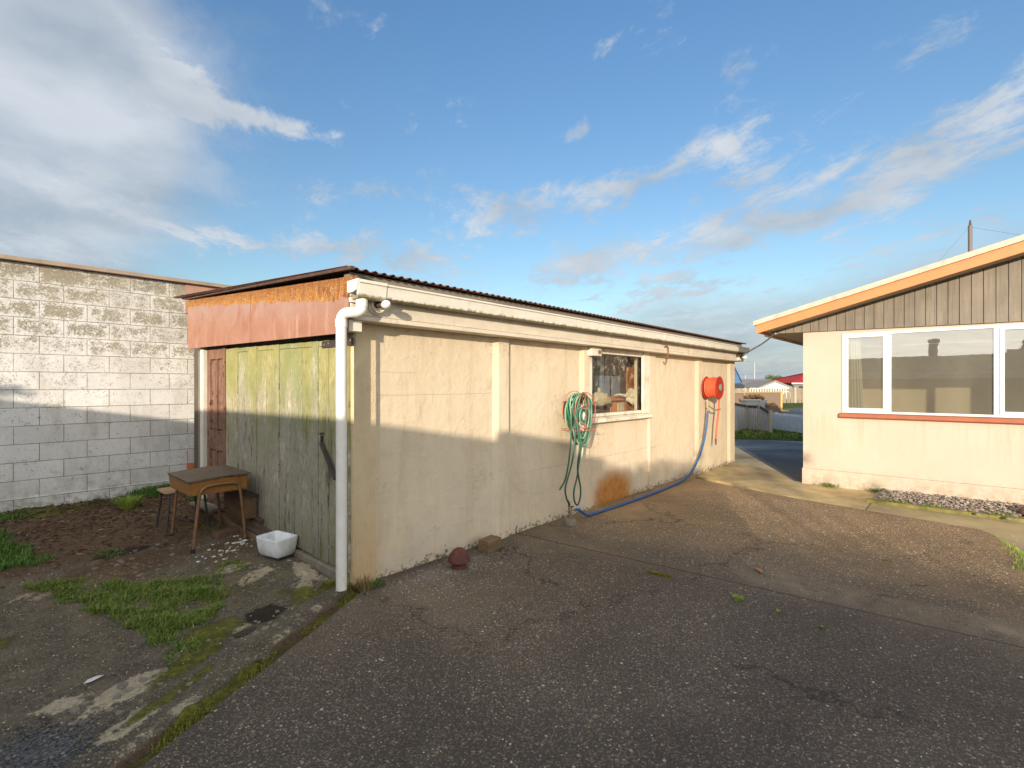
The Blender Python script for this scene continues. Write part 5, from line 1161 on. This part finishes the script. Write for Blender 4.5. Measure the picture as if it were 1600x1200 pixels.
# low weeds and litter by the block wall and the left edge
m = MB()
for (cx, cy, rx, ry, n_, h0, h1) in ((-.22, 4.12, .42, .16, 2600, .04, .12), (-.55, 4.02, .25, .18, 1100, .03, .08), (-1.95, 3.0, .35, .5, 2600, .03, .10), (-1.75, 2.55, .22, .35, 1400, .02, .07), (-1.75, 4.05, .35, .2, 900, .02, .06), (-.05, 3.3, .12, .5, 900, .03, .07), (-1.62, 2.32, .2, .14, 500, .02, .05), (-1.1, 2.15, .1, .12, 200, .015, .03)):
    for _ in range(n_):
        a_ = gr.uniform(0, 6.28); q = math.sqrt(gr.random()); x, y = cx + rx * q * math.cos(a_), cy + ry * q * math.sin(a_)
        if y > 4.3 or x > .0: continue
        if mnoise.noise(Vector((x * 7, y * 7, 2))) < -.25: continue
        blade(m, x, y, yz(x, y) - .005, gr.uniform(h0, h1), gr.uniform(.01, .07), gr.uniform(0, 6.28), gr.uniform(.004, .008))
tag(obj('weeds', m, M_grassdark), 'low green weeds along the foot of the block wall', 'weeds', kind='stuff')
m = MB()
for _ in range(3000):
    x, y = gr.uniform(-2.3, -.1), gr.uniform(2.0, 4.3); k = sm(2.0, 3.4, y + .25 * mnoise.noise(Vector((x * 2, y * 2, 0))))
    if gr.random() > k * .75 + .07: continue
    a_ = gr.uniform(0, 3.14); L_ = gr.uniform(.01, .05) * (1.8 if gr.random() < .1 else 1); t_ = gr.uniform(.003, .010)
    m.obox((x, y, yz(x, y) + t_ * .4 + gr.uniform(0, .012)), (L_, t_, t_ * .8), a_, gr.uniform(0, 3), gr.uniform(-.35, .35))
for _ in range(260):
    x, y = gr.gauss(-.75, .28), gr.gauss(4.0, .16)
    if y > 4.3: continue
    p = Vector((x, y, yz(x, y))); m.tube([p, p + Vector((gr.uniform(-.1, .1), gr.uniform(-.1, .05), gr.uniform(.01, .08)))], .002, 4)
tag(obj('bark_litter', m, M_debris), 'brown bark and dead twigs littering the soil by the block wall', 'litter', kind='stuff')
m = MB(); ct = [MB().blob((0, 0, 0), (1, .8, .55), s_, .6, 1, 1.5) for s_ in range(6)]
for _ in range(1500):                           # soil clods and lumps
    x, y = gr.uniform(-2.3, -.15), gr.uniform(1.1, 4.25)
    if gr.random() > sm(1.2, 2.3, y + .5 * mnoise.noise(Vector((x * 2.2, y * 2.2, 7)))): continue
    t_ = ct[gr.randrange(6)]; s_ = gr.uniform(.004, .013) * (2.0 if gr.random() < .06 else 1); a_ = gr.uniform(0, 6.28); c_, sn = math.cos(a_), math.sin(a_)
    m.add([(x + (v[0] * c_ - v[1] * sn) * s_, y + (v[0] * sn + v[1] * c_) * s_, yz(x, y) + v[2] * s_) for v in t_.v], t_.f)
tag(obj('soil_clods', m, M_debris, smooth=True), 'dark soil clods and crumbs in front of the block wall', 'soil', kind='stuff')
m = MB()
for _ in range(150):                            # broken slivers of the old slab
    cx, cy, sp_ = gr.choice(((-.45, .72, .2), (-.5, 1.0, .15), (-1.15, 1.62, .3), (-1.4, -.4, .2), (-.2, .35, .2), (-.95, 1.35, .3), (-.75, 2.0, .35), (-.6, -.1, .2)))
    x, y = cx + gr.gauss(0, sp_ * .6), cy + gr.gauss(0, sp_ * .6)
    if dline(x, y) < .15 or x > -.06: continue
    n_ = gr.randint(4, 6); a0 = gr.uniform(0, 6.28); s_ = gr.uniform(.006, .026); z_ = yz(x, y); top = []
    for k in range(n_): a_ = a0 + 6.28 * k / n_; r_ = s_ * gr.uniform(.6, 1.2); top.append((x + r_ * math.cos(a_), y + r_ * math.sin(a_), z_ + gr.uniform(.003, .009)))
    m.add(top + [(p[0], p[1], z_ - .004) for p in top], [tuple(range(n_))] + [(k, n_ + k, n_ + (k + 1) % n_, (k + 1) % n_) for k in range(n_)])
tag(obj('slab_fragments', m, M_conc), 'broken slivers of old concrete lying about the yard', 'rubble', kind='stuff')
# single tufts, each its own plant
G_T = 'grass tufts growing in the slab joints'
def tuft(name, label, x, y, z, n_, rad, h0, h1, mat, group=None, cat='grass tuft', lean=.8, seed=1):
    q_ = random.Random(seed); mb = MB()
    for _ in range(n_):
        a_ = q_.uniform(0, 6.28); d = rad * math.sqrt(q_.random()) * .5; h = q_.uniform(h0, h1); blade(mb, d * math.cos(a_), d * math.sin(a_), 0, h, h * q_.uniform(.2, lean), a_ + q_.uniform(-.8, .8), q_.uniform(.003, .006))
    return tag(obj(name, mb, mat, loc=(x, y, z)), label, cat, group)
tuft('grass_tuft', 'bright lime green drooping grass tuft by the bark litter', -.70, 3.60, yz(-.7, 3.6), 420, .16, .06, .17, M_lime, lean=1.3, seed=2)
tuft('grass_tuft', 'bright green tuft in the joint near the middle of the driveway', 1.72, -2.15, .0, 110, .075, .01, .028, M_lime, G_T, lean=1.5, seed=3)
tuft('grass_tuft', 'tiny tuft in the driveway joint right of the bright green one', 1.685, -2.42, .0, 40, .03, .008, .022, M_lime, G_T, seed=4)
tuft('grass_tuft', 'second tiny tuft farther right along the same driveway joint', 1.63, -2.68, .0, 36, .03, .008, .02, M_grass, G_T, seed=5)
o = tuft('moss_cushion', 'flat dull green moss cushion in the driveway joint', 1.77, -1.54, .0, 700, .16, .004, .014, M_moss, cat='moss', lean=.6, seed=6); o.scale = (.45, 1.3, 1)
tuft('corner_weed', 'tan-headed weed at the shed corner beside the downpipe', .06, -.055, -.02, 150, .10, .04, .14, M_drygrass, cat='weed', lean=.6, seed=7)
tuft('corner_moss', 'bright green moss clump between the downpipe and the corner', -.03, .02, .0, 260, .10, .02, .06, M_moss, cat='moss', lean=.8, seed=8)
tuft('corner_weed', 'low green weed spreading at the foot of the shed corner', .13, -.06, -.005, 260, .16, .01, .05, M_grassdark, cat='weed', lean=1.4, seed=18)
tuft('corner_moss', 'green moss clump at the door sill left of the downpipe', -.12, .14, .02, 240, .12, .01, .045, M_moss, cat='moss', lean=.8, seed=28)
m = MB()
for _ in range(5200):                           # moss and sprouts along the sunken strip beside the slab
    t = gr.uniform(0, 2.4); dd = gr.uniform(-.005, .085); p = LA + ld * t + ln_ * dd
    if mnoise.noise(Vector((t * 3.2, dd * 6, 5))) < .04: continue
    blade(m, p.x, p.y, yz(p.x, p.y) - .003 if dd > .01 else -.03, gr.uniform(.008, .03), gr.uniform(.004, .02), gr.uniform(0, 6.28), .004)
tag(obj('moss', m, M_moss), 'moss growing in the strip beside the driveway slab', 'moss', kind='stuff')
m = MB()
for _ in range(2600):                           # thick growth where the path meets the slab curve
    t = gr.random(); x = 5.12 - 1.3 * t; y = -3.50 - .20 * math.sin(t * 1.9) + gr.gauss(0, .02 + .03 * t)
    blade(m, x, y - .03 * t, -.045, gr.uniform(.03, .075) * (.6 + .7 * t), gr.uniform(.01, .05), gr.uniform(0, 6.28), .005)
tag(obj('edge_grass', m, M_lime), 'bright grass growing along the curved slab edge on the right', 'grass', kind='stuff')
m = MB()
for _ in range(900):
    t = gr.random(); x = 5.4 - 2.2 * gr.random() * t; y = -4.2 - gr.random() * 1.5
    blade(m, x - .6, y, -.06, gr.uniform(.02, .06), gr.uniform(.01, .04), gr.uniform(0, 6.28), .006)
for _ in range(1500):
    y = gr.uniform(-5, -2.38); nz = mnoise.noise(Vector((0, y * 3.2, 3)))
    if nz < .02: continue
    x = 6.03 + gr.gauss(0, .02) + (gr.random() < .4) * gr.uniform(0, .5); blade(m, x, y, .0, gr.uniform(.015, .055), gr.uniform(.01, .04), gr.uniform(0, 6.28), .005)
for _ in range(260): 
    blade(m, gr.gauss(6.78, .03), gr.gauss(-1.83, .06) if gr.random() < .5 else gr.gauss(-2.42, .05), -.02, gr.uniform(.02, .07), gr.uniform(.01, .04), gr.uniform(0, 6.28), .006)
tag(obj('border_weeds', m, M_grass), 'green weeds between the pebbles beside the house wall', 'weeds', kind='stuff')
# pebble border along the house
m = MB(); 
for k in range(60):                             # mossy concrete edging strip
    y = -2.42 - k * .055; m.obox((6.02 + .012 * mnoise.noise(Vector((0, y * 4, 1))), y, -.02), (.075 + .01 * gr.random(), .06, .06 + .012 * mnoise.noise(Vector((3, y * 7, 1)))), gr.uniform(-.08, .08))
struct('edging', m, plain('mossy_edging', (.19, .17, .05), .95, .35, 9., dirt=(.09, .10, .02), dirtamt=.9, bump=.9))
struct('pebble_bed', MB().box(6.05, -5.7, -.08, 6.855, -2.43, -.005), M_conc)
tmpl = []
for s_ in range(6):
    t_ = MB().blob((0, 0, 0), (1, .8, .6), s_, .5, 1, 1.3); tmpl.append(t_)
m = MB()
for _ in range(3000):
    x, y = gr.uniform(6.07, 6.85), gr.uniform(-5.2, -2.5)
    if gr.random() > sm(6.02, 6.45, x): continue
    t_ = tmpl[gr.randrange(6)]; s_ = gr.uniform(.008, .021); a_ = gr.uniform(0, 6.28); c_, sn = math.cos(a_), math.sin(a_)
    z0 = .0 + .028 * sm(6.1, 6.5, x) * gr.random() + .008
    m.add([(x + (v[0] * c_ - v[1] * sn) * s_, y + (v[0] * sn + v[1] * c_) * s_, z0 + v[2] * s_) for v in t_.v], t_.f)
tag(obj('pebbles', m, M_pebble, smooth=True), 'mixed pebbles piled in the border against the house', 'pebbles', kind='stuff')
m = MB()
for (x, y, s_) in ((6.12, -3.75, .05), (6.2, -3.9, .06), (5.93, -3.45, .03), (5.9, -3.7, .035)): m.blob((x, y, .01), (s_, s_ * .8, s_ * .5), int(x * 9), .4, 2)
tag(obj('stones', m, M_conc, smooth=True), 'pale stones at the outer edge of the pebble border', 'stones', kind='stuff')
tag(obj('red_stone', MB().blob((6.3, -3.87, .04), (.09, .07, .05), 3, .4, 2), M_brick, smooth=True), 'reddish stone lying at the right end of the pebble border', 'stone')
# chips, shells and grit scattered on the driveway and in the yard
m = MB()
def chip(mb, x, y, z, s_):
    n_ = gr.randint(4, 6); a0 = gr.uniform(0, 6.28); top = []
    for k in range(n_): a_ = a0 + 6.28 * k / n_; r_ = s_ * gr.uniform(.55, 1.1); top.append((x + r_ * math.cos(a_), y + r_ * math.sin(a_) * gr.uniform(.6, 1), z + s_ * gr.uniform(.15, .45)))
    mb.add(top + [(p[0], p[1], z - .001) for p in top], [tuple(range(n_))] + [(k, n_ + k, n_ + (k + 1) % n_, (k + 1) % n_) for k in range(n_)])
for _ in range(4600):
    x, y = gr.uniform(-1.9, 5.2), gr.uniform(-4.2, -.03)
    if dline(x, y) > -.03: continue
    near = math.hypot(x - CAM[0], y - CAM[1]); chip(m, x, y, .0, gr.choice((.0022, .003, .003, .004, .0045)) if gr.random() < .975 else gr.uniform(.005, .009))
for _ in range(1100): x, y = gr.gauss(.75, .5), -abs(gr.gauss(.25, .25)); y < -.05 and x > .1 and chip(m, x, y, 0, gr.uniform(.002, .006))
for _ in range(1500):
    x, y = gr.uniform(-3.2, -.1), gr.uniform(-2.6, 2.2)
    if dline(x, y) < .2: continue
    chip(m, x, y, yz(x, y), gr.uniform(.0025, .006))
tag(obj('grit', m, M_chip), 'white shell chips and grit scattered over the driveway and yard', 'grit', kind='stuff')
m = MB()
for _ in range(46): x, y = gr.gauss(-.40, .10), gr.gauss(1.50, .15); chip(m, x, y, yz(x, y), gr.uniform(.005, .02))
for _ in range(12): x, y = gr.gauss(-.22, .05), gr.gauss(1.60, .09); chip(m, x, y, yz(x, y), gr.uniform(.012, .025))
tag(obj('plaster_crumbs', m, M_paint_flake), 'white plaster crumbs scattered in front of the desk', 'crumbs', kind='stuff')
m = MB()
for _ in range(1500):
    x, y = gr.gauss(-1.72, .08), gr.gauss(-.55, .10)
    if dline(x, y) < .2: continue
    t_ = tmpl[gr.randrange(6)]; s_ = gr.uniform(.004, .009); m.add([(x + v[0] * s_, y + v[1] * s_, yz(x, y) + .003 + v[2] * s_) for v in t_.v], t_.f)
tag(obj('dark_gravel', m, M_dgravel, smooth=True), 'patch of dark fine gravel near the lower left corner', 'gravel', kind='stuff')
def scrap(name, label, cat, x, y, z, pts, mat, rz=0):
    o_ = obj(name, MB().add([(a, b, .002 + .012 * abs(math.sin(a * 60))) for a, b in pts] + [(a, b, .0035 + .012 * abs(math.sin(a * 60))) for a, b in pts], [tuple(range(len(pts)))[::-1], tuple(range(len(pts), 2 * len(pts)))] + [(k, (k + 1) % len(pts), len(pts) + (k + 1) % len(pts), len(pts) + k) for k in range(len(pts))]), mat, loc=(x, y, z)); o_.rotation_euler = (0, 0, rz); return tag(o_, label, cat)
scrap('paper_scrap', 'crumpled white scrap of paper on the yard concrete', 'paper', -1.493, -.085, yz(-1.49, -.08) + .002, [(-.04, -.008), (-.01, -.014), (.03, -.012), (.045, .006), (.02, .012), (-.02, .010)], M_paint_flake, .15)
scrap('dry_leaf', 'curled orange-brown dry leaf lying on the driveway', 'leaf', 2.371, -2.11, .002, [(-.06, 0), (-.03, -.02), (.02, -.022), (.055, -.008), (.06, .01), (.02, .02), (-.03, .014)], M_leaf_dry, .6)
for (x, y, a_, L_, lb) in ((2.86, -3.08, -.72, .15, 'thin dark twig lying on the driveway nearer the house'), (2.47, -2.93, -1.2, .13, 'thin dark twig lying on the driveway left of the other'), (3.35, -2.85, -1.0, .07, 'very short twig on the driveway toward the path')):
    o = tag(obj('twig', MB().tube(bez([(-L_ / 2, 0, .004), (-L_ / 5, .006, .009), (L_ / 5, -.005, .008), (L_ / 2, .004, .004)], 4), .0032, 6), M_twig, loc=(x, y, 0)), lb, 'twig'); o.rotation_euler = (0, 0, a_)
# lawn blades on the verge behind the passage, so it does not read as paint
m = MB()
for _ in range(9000):
    x, y = gr.uniform(12.4, 17), gr.uniform(-2, 4)
    if not inpoly(x, y, [(12.6, 1.9), (13.3, .9), (15.0, -3), (17.2, -3), (16.6, 2.0), (15.0, 3.8)]): continue
    blade(m, x, y, -.02, gr.uniform(.03, .09), gr.uniform(.01, .06), gr.uniform(0, 6.28), .02)
tag(obj('verge_grass', m, M_grass), 'strip of lawn in front of the iron and picket fences', 'grass', kind='stuff')
# a round clipped bush far behind the roofs
bx = thing('round_tree', 'round green tree crown showing above the grey roof', 'tree', at(1211, 92, -.1))
obj('trunk', MB().tube([(0, 0, 0), (0, 0, 2)], [.25, .18], 8), M_twig, bx)
mb = MB(); 
for _ in range(14): leafball(mb, (gr.uniform(-1.2, 1.2), gr.uniform(-1.2, 1.2), 2.2 + gr.uniform(-.4, .8)), (.75, .75, .6), 260, .22, gr)
obj('crown', mb, M_farbush, bx)

# ------------------------------------------------------------ behind the camera: what shades the yard and shows in the window
sh2 = thing('lean_to', 'long plank-walled lean-to with a pale roof edge behind the viewer', 'lean-to', (-6.05, 0, 0))
m = MB(); y = 4.2
while y > -6.7: m.box(-.03 - .012 * (int(y * 7) % 2), y - .145, -.05, 0 - .012 * (int(y * 7) % 2), y, 1.72); y -= .15
obj('plank_wall', m, M_tan, sh2)
obj('fascia', MB().box(-.08, -6.75, 1.721, .03, 4.2, 1.90), M_metalroof, sh2)
obj('roof', MB().prism([(-.081, 1.86), (-2.2, 2.05), (-2.2, 2.10), (-.081, 1.90)], -6.75, 4.2, 'Y'), M_metalroof, sh2)
prof_ = [(4.2, 2.30), (.455, 2.31), (.45, 2.46), (-.85, 2.50), (-3.5, 2.52), (-4.38, 2.54), (-4.40, 2.65), (-5.0, 2.65), (-5.02, 2.52), (-5.35, 2.52), (-5.35, 1.5), (4.2, 1.5)]  # unseen block added above the roof, top line shaped for the shadow edge
obj('shadow_profile', MB().prism(prof_, -.80, -.64, 'X'), plain('shadow_profile_pale', (.45, .40, .31), .9, .2, 5.), sh2)
obj('wall_backing', MB().box(-.20, -6.7, -.05, -.06, 4.18, 1.85), M_greywood, sh2)
m = MB(); hr_ = random.Random(12)
for k in range(11):
    y = -5.15 - k * .18; top = 2.48 + .22 * sm(-5.5, -6.5, y) + .06 * mnoise.noise(Vector((0, y * 2.3, 2)))
    leafball(m, (-6.85 + hr_.uniform(-.1, .1), y, top - .42), (.30, .20, .42), 420, .085, hr_, hollow=.0)
for k in range(11):  # lower hedge run, added to shade the right of the driveway
    y = -7.0 - k * .17; top = 2.02 + .05 * mnoise.noise(Vector((0, y * 2.3, 2)))
    leafball(m, (-6.85 + hr_.uniform(-.1, .1), y, top - .42), (.30, .20, .42), 360, .085, hr_, hollow=.0)
for k in range(7):                              # added leaf clumps, shaped to cast a shadow streak on the block wall
    leafball(m, (-6.9, 2.6 - k * .16, 2.52 - .012 * k), (.2, .16, .07 - .006 * k), 160, .06, hr_, hollow=.0)
hg = thing('hedge', 'dense dark hedge standing behind the lean-to', 'hedge', (0, 0, 0))
obj('foliage', m, M_hedge, hg)
obj('core', MB().box(-7.1, -6.95, 0, -6.6, -5.2, 2.35), M_twig, hg)
obj('core', MB().box(-7.1, -8.75, 0, -6.6, -6.96, 1.9), M_twig, hg)
# a spindly shrub whose twigs dapple the house corner
sb = thing('shrub', 'spindly leafy shrub behind the viewer', 'shrub', (-5.6, -8.0, 0))
m = MB(); mt = MB(); sr = random.Random(21)
for k in range(26):
    tx, ty, tz = sr.uniform(-.5, .9), sr.uniform(-.75, 1.5), sr.uniform(2.1, 2.75)
    mt.tube(bez([(0, 0, 0), (tx * .3, ty * .3, tz * .5), (tx, ty, tz)], 4), [.02 - .0018 * i for i in range(9)], 5)
    leafball(m, (tx, ty, tz), (.10, .10, .08), 30, .07, sr)
obj('stems', mt, M_twig, sb); obj('leaves', m, M_hedge, sb)
tag(obj('flue_pipe', MB().tube([(0, 0, 0), (0, 0, 4.0)], .24, 12).tube([(0, 0, 4.0), (0, 0, 4.2)], .30, 12), M_galv, smooth=True, loc=(-22, -2.1, 0)), 'tall round flue pipe beyond the hedge', 'flue')
cf = thing('conifer', 'dark conifer tree beyond the hedge', 'tree', (-24, -6.1, 0)); cf.scale = (1.5, 1.5, 1.28)
obj('trunk', MB().tube([(0, 0, 0), (0, 0, 3.1)], [.12, .03], 8), M_twig, cf)
m = MB(); 
for k in range(26):
    z_ = .3 + k * .11; r_ = 1.35 * (1 - z_ / 3.6)
    for j in range(8):
        a_ = sr.uniform(0, 6.28); rr_ = r_ * sr.uniform(.6, 1); leafball(m, (rr_ * .6 * math.cos(a_), rr_ * .6 * math.sin(a_), z_), (rr_ * .45, rr_ * .45, .09), 36, .11, sr, hollow=0)
obj('crown', m, M_hedge, cf)
